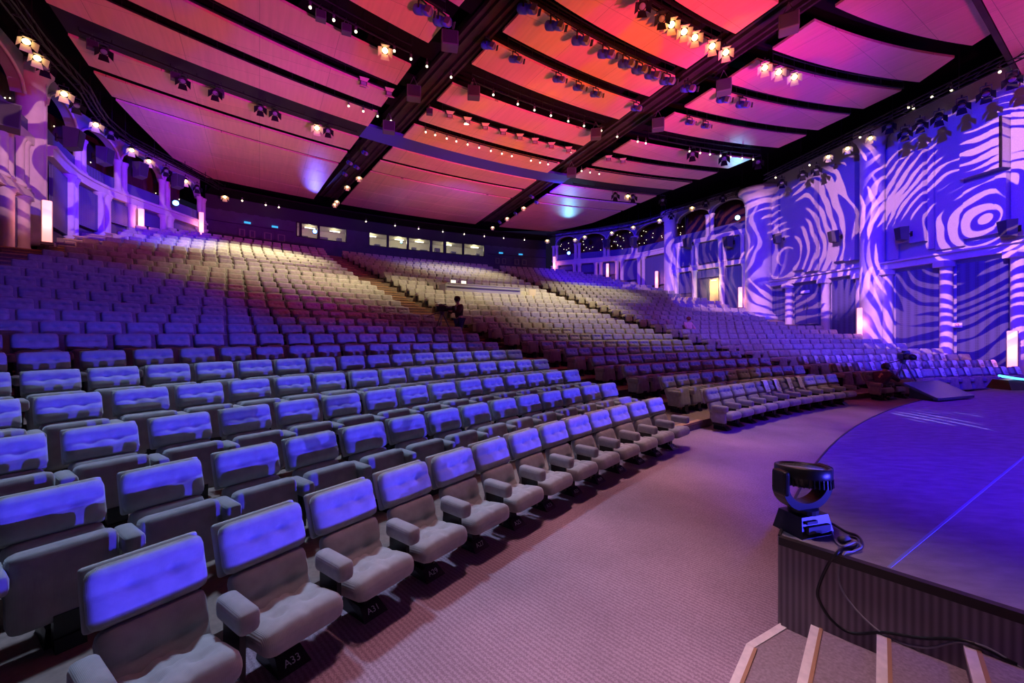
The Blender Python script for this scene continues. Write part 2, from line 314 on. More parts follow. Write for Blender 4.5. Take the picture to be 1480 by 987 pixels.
# ------------------------------------------------------------------ mesh helpers
class MB:
    def __init__(s): s.v = []; s.f = []; s.M = Matrix.Identity(4)
    def add(s, vs, fs):
        n = len(s.v); s.v += [tuple(s.M @ Vector(p)) for p in vs]; s.f += [tuple(n + i for i in q) for q in fs]
    def box(s, c, d, rot=None):
        x, y, z = (q / 2 for q in d); vs = [Vector((a * x, b * y, e * z)) for e in (-1, 1) for b in (-1, 1) for a in (-1, 1)]
        if rot is not None: vs = [rot @ p for p in vs]
        c = Vector(c); s.add([c + p for p in vs], [(0, 2, 3, 1), (4, 5, 7, 6), (0, 1, 5, 4), (2, 6, 7, 3), (0, 4, 6, 2), (1, 3, 7, 5)])
    def tube(s, p0, p1, r0, r1=None, n=10, cap=True):
        r1 = r0 if r1 is None else r1; p0 = Vector(p0); p1 = Vector(p1); d = (p1 - p0).normalized()
        a = d.orthogonal().normalized(); b = d.cross(a)
        vs = [p0 + (a * cos(2 * PI * i / n) + b * sin(2 * PI * i / n)) * r0 for i in range(n)] + [p1 + (a * cos(2 * PI * i / n) + b * sin(2 * PI * i / n)) * r1 for i in range(n)]
        fs = [(i, (i + 1) % n, n + (i + 1) % n, n + i) for i in range(n)]
        if cap: fs += [tuple(range(n - 1, -1, -1)), tuple(range(n, 2 * n))]
        s.add(vs, fs)
    def lathe(s, c, prof, n=20, axis=None):
        c = Vector(c); q = Vector((0, 0, 1)).rotation_difference(Vector(axis)) if axis else None
        vs = []
        for r, z in prof:
            for i in range(n):
                p = Vector((r * cos(2 * PI * i / n), r * sin(2 * PI * i / n), z)); vs.append(c + (q @ p if q else p))
        fs = [(j * n + i, j * n + (i + 1) % n, (j + 1) * n + (i + 1) % n, (j + 1) * n + i) for j in range(len(prof) - 1) for i in range(n)]
        fs += [tuple(range(n - 1, -1, -1)), tuple(range((len(prof) - 1) * n, len(prof) * n))]
        s.add(vs, fs)
    def sphere(s, c, r, n=10, m=6, sc=(1, 1, 1)):
        c = Vector(c); vs = [c + Vector((0, 0, r * sc[2]))]
        for j in range(1, m):
            a = PI * j / m
            vs += [c + Vector((r * sc[0] * sin(a) * cos(2 * PI * i / n), r * sc[1] * sin(a) * sin(2 * PI * i / n), r * sc[2] * cos(a))) for i in range(n)]
        vs.append(c - Vector((0, 0, r * sc[2]))); L = len(vs) - 1
        fs = [(0, 1 + i, 1 + (i + 1) % n) for i in range(n)]
        fs += [(1 + j * n + i, 1 + (j + 1) * n + i, 1 + (j + 1) * n + (i + 1) % n, 1 + j * n + (i + 1) % n) for j in range(m - 2) for i in range(n)]
        fs += [(L, 1 + (m - 2) * n + (i + 1) % n, 1 + (m - 2) * n + i) for i in range(n)]
        s.add(vs, fs)
    def prism(s, poly, z0, z1):
        n = len(poly); vs = [(p[0], p[1], z0) for p in poly] + [(p[0], p[1], z1) for p in poly]
        s.add(vs, [tuple(range(n - 1, -1, -1)), tuple(range(n, 2 * n))] + [(i, (i + 1) % n, n + (i + 1) % n, n + i) for i in range(n)])
    def strip(s, a, b, t=None):
        """closed slab between two matched rails of 3D points, thickened by vector t"""
        n = len(a); t = Vector(t)
        vs = [Vector(p) for p in a] + [Vector(p) for p in b] + [Vector(p) + t for p in a] + [Vector(p) + t for p in b]; fs = []
        for i in range(n - 1):
            fs += [(i, i + 1, n + i + 1, n + i), (2 * n + i, 3 * n + i, 3 * n + i + 1, 2 * n + i + 1), (i, 2 * n + i, 2 * n + i + 1, i + 1), (n + i, n + i + 1, 3 * n + i + 1, 3 * n + i)]
        fs += [(0, n, 3 * n, 2 * n), (n - 1, 3 * n - 1, 4 * n - 1, 2 * n - 1)]
        s.add(vs, fs)
    def arc(s, ra, rb, ta, tb, z0, z1, n=24, tc=None, td=None):
        """ring segment; ta..tb on the inner rail, tc..td on the outer"""
        tc = ta if tc is None else tc; td = tb if td is None else td
        a = [pol(ra, ta + (tb - ta) * i / n, z0) for i in range(n + 1)]; b = [pol(rb, tc + (td - tc) * i / n, z0) for i in range(n + 1)]
        s.strip(a, b, (0, 0, z1 - z0))
    def rbox(s, c, d, r, n=(6, 4, 6), deform=None, rot=None):
        hx = [q / 2 for q in d]; c = Vector(c); key = {}; vs = []; fs = []
        def ticks(h, k):
            i = max(h - r, 0); L = [-h, -h + r * .3, -i]; L += [-i + 2 * i * j / k for j in range(1, k)]; L += [i, h - r * .3, h]; return L
        T = [ticks(hx[i], n[i]) for i in range(3)]
        def vid(p):
            k = tuple(round(q, 6) for q in p)
            if k not in key:
                key[k] = len(vs); q = Vector(p); inn = Vector([max(-(hx[i] - r), min(hx[i] - r, q[i])) for i in range(3)])
                e = q - inn
                if e.length > 1e-9: q = inn + e.normalized() * r
                if deform: q = deform(q)
                vs.append(q)
            return key[k]
        for ax in range(3):
            u, v = (ax + 1) % 3, (ax + 2) % 3
            for sg in (-1, 1):
                for i in range(len(T[u]) - 1):
                    for j in range(len(T[v]) - 1):
                        q = []
                        for (a, b) in ((i, j), (i + 1, j), (i + 1, j + 1), (i, j + 1)):
                            p = [0, 0, 0]; p[ax] = sg * hx[ax]; p[u] = T[u][a]; p[v] = T[v][b]; q.append(vid(p))
                        fs.append(tuple(q if sg > 0 else q[::-1]))
        if rot is not None: vs = [rot @ p for p in vs]
        s.add([c + p for p in vs], fs)
    def path(s, pts, r, n=8):
        pts = [Vector(p) for p in pts]; m = len(pts); vs = []; up = Vector((0, 0, 1))
        a = None
        for i, p in enumerate(pts):
            d = (pts[min(i + 1, m - 1)] - pts[max(i - 1, 0)]).normalized()
            a = d.orthogonal().normalized() if a is None else (a - d * a.dot(d)).normalized()
            b = d.cross(a); vs += [p + (a * cos(2 * PI * k / n) + b * sin(2 * PI * k / n)) * r for k in range(n)]
        fs = [(i * n + k, i * n + (k + 1) % n, (i + 1) * n + (k + 1) % n, (i + 1) * n + k) for i in range(m - 1) for k in range(n)]
        fs += [tuple(range(n - 1, -1, -1)), tuple(range((m - 1) * n, m * n))]
        s.add(vs, fs)
    def mesh(s, name, m, smooth=False):
        me = bpy.data.meshes.new(name); me.from_pydata(s.v, [], s.f); me.materials.append(m)
        if smooth: me.polygons.foreach_set('use_smooth', [True] * len(me.polygons))
        me.update(); return me
    def build(s, name, m, parent=None, smooth=False, loc=None):
        o = bpy.data.objects.new(name, s.mesh(name, m, smooth)); COL.objects.link(o)
        if parent: o.parent = parent
        if loc is not None: o.location = loc
        return o

def spline(pts, n=8):
    P = [Vector(p) for p in pts]; P = [P[0] * 2 - P[1]] + P + [P[-1] * 2 - P[-2]]; out = []
    for i in range(1, len(P) - 2):
        for j in range(n):
            t = j / n; a, b, c, d = P[i - 1:i + 3]
            out.append(.5 * ((2 * b) + (c - a) * t + (2 * a - 5 * b + 4 * c - d) * t * t + (3 * b - a - 3 * c + d) * t ** 3))
    return out + [P[-2]]

def tag(o, label, cat, group=None, kind=None):
    o['label'] = label; o['category'] = cat
    if group: o['group'] = group
    if kind: o['kind'] = kind
    return o
def empty(name, loc=(0, 0, 0), rz=0.0, parent=None):
    o = bpy.data.objects.new(name, None); COL.objects.link(o); o.location = loc; o.rotation_euler = (0, 0, rz); o.empty_display_size = .1
    if parent: o.parent = parent
    return o
def structure(o, label=None):
    o['kind'] = 'structure'
    if label: o['label'] = label
    return o
def inst(name, me, parent, loc=(0, 0, 0), rot=(0, 0, 0)):
    o = bpy.data.objects.new(name, me); COL.objects.link(o); o.parent = parent; o.location = loc; o.rotation_euler = rot; return o
def copy_tree(o, parent=None):
    c = o.copy(); COL.objects.link(c); c.parent = parent
    for ch in KIDS.get(o.name, []): copy_tree(ch, c)
    return c
KIDS = {}
ORD = ['first', 'second', 'third', 'fourth', 'fifth', 'sixth', 'seventh', 'eighth', 'ninth', 'tenth', 'eleventh', 'twelfth', 'thirteenth', 'fourteenth', 'fifteenth',
       'sixteenth', 'seventeenth', 'eighteenth', 'nineteenth', 'twentieth']
def nth(i): return ORD[i] if i < 20 else 'twenty-' + ORD[i - 20] if i < 29 else 'thirtieth' if i == 29 else 'thirty-' + ORD[i - 30]

# ================================================================== walls in plan
def r1x(y): return 18.9 - .155 * (y - 20)
TAB = [(37.8, 18.25), (39.4, 18.3), (45.6, 18.5), (46.3, 18.9), (49.3, 19.0), (51.7, 18.5), (53.4, 17.4), (55.2, 16.3), (57.9, 14.9), (60.0, 14.8)]
def halfwidth(ax): return float(np.interp(ax, [a for a, _ in TAB], [b for _, b in TAB]))
def axlat(x, y):
    dx, dy = x - CX, y - CY; return dx * AV[0] + dy * AV[1], dx * BV[0] + dy * BV[1]
def inside(x, y):
    a, l = axlat(x, y)
    if l > 0: return x < r1x(y) - .1 if a < 37.86 else l < halfwidth(a) - .1
    return -l < (19.3 if a < 45 else halfwidth(a)) - .1
def limits(R):
    t = AXIS
    while inside(*pol(R, t).xy) and t < AXIS + .9: t += .002
    s = AXIS
    while inside(*pol(R, s).xy) and s > AXIS - 1.0: s -= .002
    return s, t
PATH_R1 = [(r1x(6.0), 6.0), (r1x(29.3), 29.3)]
PATH_R2 = [tuple(al(39.2, 18.3).xy), tuple(al(45.7, 18.4).xy)]
CURVE = [(46.3, 18.9), (47.8, 19.0), (49.3, 19.0), (50.5, 18.8), (51.7, 18.45), (53.4, 17.5), (55.2, 16.35), (56.6, 15.5), (57.9, 14.9)]
PATH_R3 = [tuple(al(a, b).xy) for a, b in CURVE]
PATH_L3 = [tuple(al(a, -b).xy) for a, b in CURVE]
PATH_L2 = [tuple(al(31.0, -19.3).xy), tuple(al(45.7, -19.2).xy)]
def floorz(p):
    R, t = to_pol(p.x, p.y); k = int((R - R0 + .74) / DR); return ZT[max(0, min(26, k))]
HALL = al(46, 0)
def inward(p, d):
    n = Vector((d.y, -d.x, 0)); return n if n.dot(HALL - p) > 0 else -n

# ================================================================== floor, tiers, aisle stairs
fl = MB(); fl.prism([(-16, -3), (24, -3), (24, 32), (6, 46), (-24, 46), (-24, 10)], -.2, 0)
floor = structure(fl.build('floor', M_CARPET), 'mauve patterned carpet floor between the front seats and the stage')
tiers = structure(empty('seating_tiers'), 'stepped carpeted tiers carrying the seat rows')
KEND = 26
LIM = {}
for k in range(1, KEND + 1):
    ra = R0 + k * DR - .74; rb = ra + DR + .03 if k < KEND else 61.4
    a0, a1 = limits(ra + .02); b0, b1 = limits(rb)
    if k <= 8: a0 = b0 = max(a0, AXIS - .62)
    m = MB(); m.arc(ra, rb, a0, a1, ZT[k] - .55 if k > 1 else 0.0, ZT[k], 40, b0, b1)
    m.build('tier', M_TIER, tiers)

L_END = [-.7446, -.7359, -.7282, -.7221, -.7177, -.7146, -.7108, -.7073, -.7192, -.7007, -.7128, -.7082, -.7048, -.7017, -.6991, -.6964, -.7010, -.6981, -.6966, -.6964, -.694, -.692, -.690, -.687, -.683, -.6795]
C_BEG = [-.6673, -.6578, -.6547, -.6519, -.6497, -.6476, -.6465, -.6447, -.6425] + [-.6425] * 11 + [-.643, -.644, -.645, -.646, -.647, -.648]
C_FIN = [-.4618, -.4455, -.4428, -.4402, -.4372, -.4361, -.4342, -.4337, -.4311, -.4283] + [-.429, -.429, -.43, -.43, -.43, -.43, -.431, -.431, -.432, -.432, -.433, -.433, -.434, -.435, -.436, -.4367]
R_BEG = [-.3929, -.3808, -.3768, -.3754, -.3733, -.3729, -.3712, -.3713, -.3716, -.3724] + [-.374 - .0022 * i for i in range(16)]
R_FIN = [-.158, -.1237, -.113, -.110, -.1095, -.1072, -.1030, -.1137, -.1079, -.1535, -.1540, -.1493, -.1454, -.1505, -.1546, -.1631, -.1925, -.1909, -.1937, -.2019, -.2127, -.2362, -.243, -.25, -.27, -.30]
NROW = 26
stairs = structure(empty('aisle_stairs'), 'wooden edged steps in the aisles between the seat blocks')
for k in range(1, NROW):
    Rk = R0 + k * DR - .74; zlo, zhi = ZT[k - 1], ZT[k]
    half = .5 * (zlo + zhi)
    R_ = R0 + k * DR
    aisles = [(L_END[k] + .014, C_BEG[k] - .016), (C_FIN[k] + .013, R_BEG[k] - .015)]
    if k >= 8: aisles.append((limits(Rk)[0] + .004, AXIS - math.asin(17.0 / Rk) - .010))
    for (ta, tb) in aisles:
        if tb - ta < .006: continue
        if k >= 5:
            m = MB(); m.arc(Rk - .42, Rk + .01, ta, tb, zlo, half, 5); st = m.build('step', M_TIER, stairs)
            m = MB(); m.arc(Rk - .44, Rk - .36, ta, tb, half - .012, half + .012, 5); m.build('nosing', M_NOSE, st)
        m = MB(); m.arc(Rk - .02, Rk + .09, ta, tb, zhi - .03, zhi + .012, 5); m.build('nosing', M_NOSE, stairs)

# ================================================================== ceiling
ceil = structure(empty('ceiling'), 'curved wooden ceiling panels with dark slots and beams')
def ceil_left(R): return AXIS - math.asin(float(np.interp(R, [20, 46, 50, 53, 57, 59.2], [17.4, 17.4, 17.3, 16.8, 16.0, 14.6])) / R)
def ceil_right(R): return AXIS + math.asin(float(np.interp(R, [24, 27, 28.7, 31.1, 33.4, 36.7, 40.3, 46.9, 52, 55.6, 59.2], [8, 9.7, 10.6, 12.1, 12.7, 13.5, 14.0, 14.5, 15.3, 15.6, 14.2])) / R)
def b1l(R): return float(np.interp(R, [28, 37.5, 45, 59], [-.724, -.7116, -.695, -.677]))
def b1r(R): return float(np.interp(R, [28, 35.4, 45, 59], [-.676, -.664, -.653, -.642]))
def b2l(R): return float(np.interp(R, [28, 33.3, 38, 45, 59], [-.455, -.452, -.446, -.440, -.437]))
def b2r(R): return float(np.interp(R, [28, 29.5, 33, 45, 59], [-.394, -.391, -.388, -.397, -.3945]))
PANELS = [(22.9, 24.4), (25.1, 26.6), (27.35, 28.95), (29.6, 31.12), (31.75, 33.27), (33.87, 35.4), (36.02, 37.55), (39.15, 40.7), (41.47, 42.8), (43.38, 45.0),
          (46.55, 48.33), (48.8, 50.55), (50.85, 52.76), (52.8, 54.78), (54.82, 56.9), (56.94, 59.1)]
for ra, rb in PANELS:
    for lo, hi in ((ceil_left, b1l), (b1r, b2l), (b2r, ceil_right)):
        m = MB(); zz = ZC
        m.arc(ra, rb, lo(ra), hi(ra), zz, zz + .09, 26, lo(rb), hi(rb)); m.build('ceiling_panel', M_WOODC, ceil)
m = MB(); m.prism([(-26, -2), (26, -2), (26, 34), (8, 50), (-30, 50), (-30, 10)], 14.2, 14.4); m.build('ceiling_void', M_VOID, ceil)
# beams over the two aisles and the ribs beside them
for lo, hi in ((b1l, b1r), (b2l, b2r)):
    m = MB(); w_ = lambda f, R, d: f(R) + d / R
    m.arc(22, 59.3, lo(22) + .3 / 22, hi(22) - .3 / 22, 12.95, 13.3, 3, lo(59.3) + .3 / 59.3, hi(59.3) - .3 / 59.3); m.build('beam', M_BEAM, ceil)
    for fr in (.18, .36, .64, .82):
        g_ = lambda R: lo(R) * (1 - fr) + hi(R) * fr
        m = MB(); m.arc(22, 59.0, g_(22) - .0018, g_(22) + .0018, 12.8, 12.96, 3, g_(59) - .0009, g_(59) + .0009); m.build('beam_rail', M_BEAM, ceil)
# cross band and slot recess boards
for lo, hi, mm in ((ceil_left, b1l, M_BAND), (b1l, b2r, M_BANDLIT), (b2r, ceil_right, M_BAND)):
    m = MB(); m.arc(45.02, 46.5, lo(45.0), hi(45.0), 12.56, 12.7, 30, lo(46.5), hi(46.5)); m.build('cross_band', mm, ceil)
for (ra, rb), (rc, rd) in zip(PANELS[:-1], PANELS[1:]):
    if rc - rb > .25 and abs(rb - 45.0) > .1:
        m = MB(); m.arc(rb - .05, rc + .05, ceil_left(rb), ceil_right(rb), 13.1, 13.2, 40, ceil_left(rc), ceil_right(rc)); m.build('slot_back', M_VOID, ceil)
# rear closing fascia under the last panel
m = MB(); m.arc(59.15, 61.4, AXIS - .246, AXIS + .246, 12.0, 12.1, 40); m.build('rear_soffit', M_VOID, ceil)
m = MB(); m.arc(61.2, 61.4, AXIS - .246, AXIS + .246, 11.0, 12.6, 40); m.build('rear_fascia', mat('fascia_blue', (.035, .04, .06), .7), ceil)
# wooden soffit over the stage
m = MB(); m.prism([(13.4, 12.1), (20.2, 16.5), (25, 9), (17, 2)], 11.9, 12.0); so = m.build('stage_soffit', M_WOODC, ceil)
m = MB(); m.prism([(13.38, 12.12), (20.18, 16.52), (20.1, 16.64), (13.3, 12.24)], 11.9, 12.6); m.build('soffit_edge', M_BEAM, ceil)

# ================================================================== side walls
def column(parent, p, n, z0, z1, r=.17, pair=.21, d=None, m_=None, name='column'):
    """one or two half-round columns with base and capital standing off the wall"""
    m_ = m_ or M_STONE
    for s in ((-pair, pair) if pair else (0,)):
        q = p + n * (r * .55) + (d * s if d is not None else Vector((0, 0, 0)))
        m = MB(); h = z1 - z0
        m.lathe((q.x, q.y, z0), [(r * 1.35, 0), (r * 1.35, .10), (r * 1.1, .16), (r, .22), (r, h - .26), (r * 1.12, h - .22), (r * 1.12, h - .16), (r * 1.4, h - .08), (r * 1.4, h)], 14)
        o = m.build(name, m_, parent, True)
def wall_panel(parent, p, q, z0, z1, off, th, m_, name='panel', margin=0.0):
    d = (q - p).normalized(); n = inward(p, d); a = p + d * margin + n * off; b = q - d * margin + n * off
    m = MB(); m.strip([(a.x, a.y, z0), (b.x, b.y, z0)], [(a.x, a.y, z1), (b.x, b.y, z1)], n * -th)
    return m.build(name, m_, parent)
def run(parent, pts, z0, z1, off, th, m_, name):
    P = [Vector((*p, 0)) for p in pts]; rails = []
    for i, p in enumerate(P):
        d = (P[min(i + 1, len(P) - 1)] - P[max(i - 1, 0)]).normalized(); rails.append((p + inward(p, d) * off, inward(p, d)))
    m = MB()
    for (a, na), (b, nb) in zip(rails[:-1], rails[1:]):
        vs = []
        for z in (z0, z1):
            vs += [(a.x, a.y, z), (b.x, b.y, z), (b.x - nb.x * th, b.y - nb.y * th, z), (a.x - na.x * th, a.y - na.y * th, z)]
        m.add(vs, [(0, 3, 2, 1), (4, 5, 6, 7), (0, 1, 5, 4), (2, 3, 7, 6), (1, 2, 6, 5), (3, 0, 4, 7)])
    return m.build(name, m_, parent)
def arch(parent, p, q, zs, rise, top, m_):
    d = (q - p); n = inward(p, d.normalized()); K = 18; a = []; b = []
    for i in range(K + 1):
        t = i / K; z = zs + rise * math.sqrt(max(0, 1 - (2 * t - 1) ** 2)); w_ = p + d * t
        a.append((w_.x, w_.y, z)); b.append((w_.x, w_.y, top))
    m = MB(); m.strip(a, b, n * -.35); o = m.build('arch', m_, parent)
    m = MB(); rim = [(x + n.x * .04, y + n.y * .04, z) for x, y, z in a]; m.path(rim, .06, 6); m.build('arch_moulding', M_STONE, parent, True)

def arcade(side, path, ucols_low, ucols_up, name):
    W = structure(empty(name), 'arcaded side wall with columns, %s side of the hall' % side)
    low = [on_path(path, u) for u in ucols_low]; up = [on_path(path, u) for u in ucols_up]
    ends = [Vector((*path[0], 0))] + [p for p, d in low] + [Vector((*path[-1], 0))]
    run(W, path, 9.05, 9.38, .22, .5, M_STONE, 'cornice')
    run(W, path, 9.38, 9.5, .32, .5, M_STONE, 'cornice_lip')
    run(W, path, 9.5, 10.15, .06, .12, M_PERF, 'parapet')
    run(W, path, 4.0, 9.1, -.05, .2, M_DARKW, 'backing')
    for p, q in zip(ends[:-1], ends[1:]):
        if (q - p).length < .8: continue
        z0 = max(floorz(p), floorz(q)) - .1
        d_ = (q - p).normalized(); z0 = min(floorz(p), floorz(q))
        wall_panel(W, p, q, z0 + .7, 8.85, .10, .12, M_PERF, 'panel', .45)
        wall_panel(W, p, q, z0, z0 + .55, .07, .1, M_DARKW, 'plinth', .1)
    for p, d in low: column(W, p, inward(p, d), floorz(p) - .2, 9.06, .19, .24, d)
    for p, d in up: column(W, p, inward(p, d), 9.5, 11.15, .15, .19, d, name='upper_column')
    us = [Vector((*path[0], 0))] + [p for p, d in up]
    for p, q in zip(us[:-1], us[1:]): arch(W, p, q, 11.1, .95, 12.45, mat('arch_plaster', (.34, .32, .36), .7))
    back = []
    for i, p in enumerate(path):
        P_ = Vector((*p, 0)); dd = Vector((*path[min(i + 1, len(path) - 1)], 0)) - Vector((*path[max(i - 1, 0)], 0)); back.append(tuple((P_ - inward(P_, dd.normalized()) * 1.5).xy))
    run(W, back, 8.8, 12.5, 0, .1, M_CURT, 'curtain')
    # star lights on the curtain
    m = MB(); r_ = random.Random(len(name))
    for i in range(90):
        t = r_.random() * (len(back) - 1); j = int(t); f_ = t - j
        x = back[j][0] * (1 - f_) + back[j + 1][0] * f_; y = back[j][1] * (1 - f_) + back[j + 1][1] * f_
        P_ = Vector((x, y, 0)); nn = (HALL - P_); nn.z = 0; P_ += nn.normalized() * .08
        m.sphere((P_.x, P_.y, 9.6 + r_.random() * 2.4), .025, 5, 4)
    s_ = m.build('star_light', M_BULB, W); s_['kind'] = 'stuff'
    return W
WL = arcade('left', PATH_L3, [98, 145, 192, 238, 289], [112, 172, 236, 289], 'wall_left')
WR = arcade('right', PATH_R3, [928, 896, 865, 834.5, 803], [918, 877, 835, 803], 'wall_right_arcade')
# giant columns where the arcade begins
def giant(parent, p, z0, z1, r, name='giant_column'):
    m = MB(); h = z1 - z0
    m.lathe((p.x, p.y, z0), [(r * 1.3, 0), (r * 1.3, .35), (r * 1.08, .45), (r, .6), (r * .97, h - 1.1), (r * 1.05, h - 1.02), (r * .98, h - .95), (r * 1.0, h - .8), (r * 1.25, h - .45), (r * 1.5, h - .3), (r * 1.5, h)], 28)
    m.box((p.x, p.y, z0 + .12), (r * 3, r * 3, .24), Matrix.Rotation(-AXIS, 3, 'Z'))
    return m.build(name, M_STONE, parent, True)
pL = al(46.0, -19.2); giant(WL, pL, floorz(pL) - .3, 12.4, .42)
pR = al(46.15, 18.55); giant(WR, pR, floorz(pR) - .3, 12.4, .55)
for W, sg in ((WL, -1), (WR, 1)):
    a = al(46.0, sg * 19.0); b = al(46.0, sg * 18.3 if sg > 0 else -18.75); d = (b - a)
    m = MB(); m.strip([(a.x, a.y, floorz(b) - .3), (b.x, b.y, floorz(b) - .3)], [(a.x, a.y, 12.45), (b.x, b.y, 12.45)], Vector((AV[0], AV[1], 0)) * -.12); m.build('pier', M_STONE, W)
# two storey stretch nearer the stage, both sides
def two_storey(path, cols, W, upper_arch):
    P = [on_path(path, u) for u in cols]
    run(W, path, 7.02, 7.34, .22, .45, M_STONE, 'cornice'); run(W, path, 9.15, 9.5, .22, .45, M_STONE, 'cornice')
    run(W, path, 2.0, 9.2, -.06, .2, M_DARKW, 'backing'); run(W, path, 9.5, 10.1, .05, .12, M_PERF, 'parapet')
    for (p, d), (q, e) in zip(P[:-1], P[1:]):
        wall_panel(W, p, q, 7.5, 9.05, .06, .1, M_PERF, 'panel', .3)
    for p, d in P:
        column(W, p, inward(p, d), floorz(p) - .3, 7.04, .2, 0, d); column(W, p, inward(p, d), 7.34, 9.16, .15, .18, d, name='upper_column')
    for p, q in upper_arch:
        arch(W, p, q, 11.2, .75, 12.45, mat('arch_plaster', (.34, .32, .36), .7))
    return P
WR2 = structure(empty('wall_right_gallery'), 'two storey stretch of right side wall with gallery and lit doorway')
P2 = two_storey(PATH_R2, [979, 1005, 1045, 1078], WR2, [])
A, B, Cc, D = [p for p, d in P2]; dirw = P2[0][1]
mid, dm = on_path(PATH_R2, 1027)
arch(WR2, A, mid, 11.2, .75, 12.45, mat('arch_plaster', (.34, .32, .36), .7)); arch(WR2, mid, D, 11.2, .75, 12.45, mat('arch_plaster', (.34, .32, .36), .7))
column(WR2, mid, inward(mid, dm), 9.5, 11.2, .15, .19, dm, name='upper_column')
wall_panel(WR2, A, B, floorz(A), 6.9, .06, .1, M_PERF, 'panel', .2); wall_panel(WR2, Cc, D, floorz(D), 6.9, .06, .1, M_PERF, 'panel', .2)
run(WR2, [tuple((Vector((*p, 0)) - inward(Vector((*p, 0)), dirw) * 1.5).xy) for p in PATH_R2], 8.8, 12.5, 0, .1, M_CURT, 'curtain')
wall_panel(WR2, B, Cc, 6.35, 6.95, .05, .1, M_PERF, 'panel', .2)
# lit doorway
dl, _ = on_path(PATH_R2, 1025.5); dr_, _ = on_path(PATH_R2, 1041)
dz = floorz(dl) - .1
door = structure(empty('door_1'), 'open doorway glowing yellow in the right side wall')
n_ = inward(dl, dirw)
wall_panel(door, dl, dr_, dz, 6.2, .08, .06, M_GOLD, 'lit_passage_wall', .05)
for p in (dl, dr_):
    m = MB(); q = p + n_ * .1; m.box((q.x, q.y, (dz + 6.25) / 2), (.1, .14, 6.25 - dz)); m.build('door_frame', M_DARKW, door)
m = MB(); q = (dl + dr_) / 2 + n_ * .12; m.box((q.x, q.y, 6.05), (.3, .3, .07)); m.build('passage_lamp', glow('passage_lamp', (1, .8, .4), 4), door)
lp = bpy.data.lights.new('passage_light', 'POINT'); lp.energy = 60; lp.color = (1, .75, .3); lp.shadow_soft_size = .1
lo_ = bpy.data.objects.new('passage_light', lp); COL.objects.link(lo_); q = (dl + dr_) / 2 + n_ * .7; lo_.location = (q.x, q.y, 5.6)
dl2, _ = on_path(PATH_R2, 1013); leaf = wall_panel(door, dl2, dl, dz, 6.2, .14, .06, M_DARKW, 'door_leaf', .05)
WL2 = structure(empty('wall_left_gallery'), 'two storey stretch of left side wall at the picture edge')
P3 = two_storey(PATH_L2, [26, 2], WL2, [])
wall_panel(WL2, P3[0][0], P3[1][0], 4.6, 6.9, .06, .1, M_PERF, 'panel', .2)
pe = al(41.0, -19.25); arch(WL2, pe, al(45.4, -19.2), 11.0, .9, 12.45, mat('arch_plaster', (.34, .32, .36), .7))
run(WL2, [tuple((Vector((*p, 0)) - inward(Vector((*p, 0)), P3[0][1]) * 1.5).xy) for p in PATH_L2], 8.8, 12.5, 0, .1, M_CURT, 'curtain')

# big patterned wall right
W1 = structure(empty('wall_right'), 'tall fabric clad right wall lit by projected zebra rings')
run(W1, PATH_R1, -.2, 12.5, -.1, .25, M_FABRIC, 'wall_face')
R1 = lambda u: on_path(PATH_R1, u)
run(W1, PATH_R1, 5.12, 5.42, .28, .5, M_STONE, 'cornice'); run(W1, PATH_R1, 5.42, 5.5, .42, .6, M_STONE, 'cornice_lip')
for ua, ub, z0, z1, off in ((1113, 1127, 5.6, 11.2, .10), (1128, 1149, 5.6, 11.2, .02), (1150, 1166, 5.9, 11.2, .22), (1167, 1183, 5.7, 11.1, .30), (1185, 1207, 5.6, 11.6, .04), (1209, 1226, 6.0, 11.4, .26), (1227, 1243, 5.9, 11.5, .34), (1283, 1299, 5.6, 11.8, .03),
                            (1300, 1320, 6.3, 10.3, .24), (1321, 1341, 6.2, 10.4, .30), (1343, 1352, 5.8, 10.3, .10), (1353, 1394, 5.7, 10.2, .05), (1396, 1444, 5.95, 8.3, .16), (1445, 1461, 5.95, 8.3, .24), (1398, 1443, 8.45, 10.4, .40), (1444, 1461, 8.45, 10.4, .46), (1463, 1500, 5.7, 10.6, .06), (1502, 1580, 5.7, 10.6, .12)):
    p, d = R1(ua); q, _ = R1(ub); wall_panel(W1, p, q, z0, z1, off, off + .08, M_FABRIC, 'fabric_panel')
p, d = R1(1461); n_ = inward(p, d); m = MB(); q = p + n_ * .5; m.box((q.x, q.y, 9.42), (.06, .06, 2.0)); m.build('panel_edge_bar', M_BLACK, W1)
lows = [1112, 1143, 1196, 1247, 1286, 1371, 1476, 1600]
for i, u in enumerate(lows):
    p, d = R1(u); column(W1, p, inward(p, d), floorz(p) - .25, 5.14, .22, 0, d, name='pilaster')
    m = MB(); q = p + inward(p, d) * .25; m.box((q.x, q.y, 5.0), (.5, .5, .26)); m.build('pilaster_block', M_STONE, W1)
for ua, ub in zip(lows[:-1], lows[1:]):
    if ua == 1247: continue
    p, d = R1(ua); q, _ = R1(ub); wall_panel(W1, p, q, floorz(p) * .5 + floorz(q) * .5 - .1, 4.95, .06, .1, M_PERF, 'perforated_panel', .34)
p, d = R1(1267); q = p + inward(p, d) * .25; giant(W1, q, floorz(q) - .3, 12.3, .52)
pb = Vector((17.05, 28.95, 0)); giant(W1, pb, floorz(pb) - .3, 11.9, .85, 'bay_column')
pb2 = Vector((17.0, 28.9, 0))
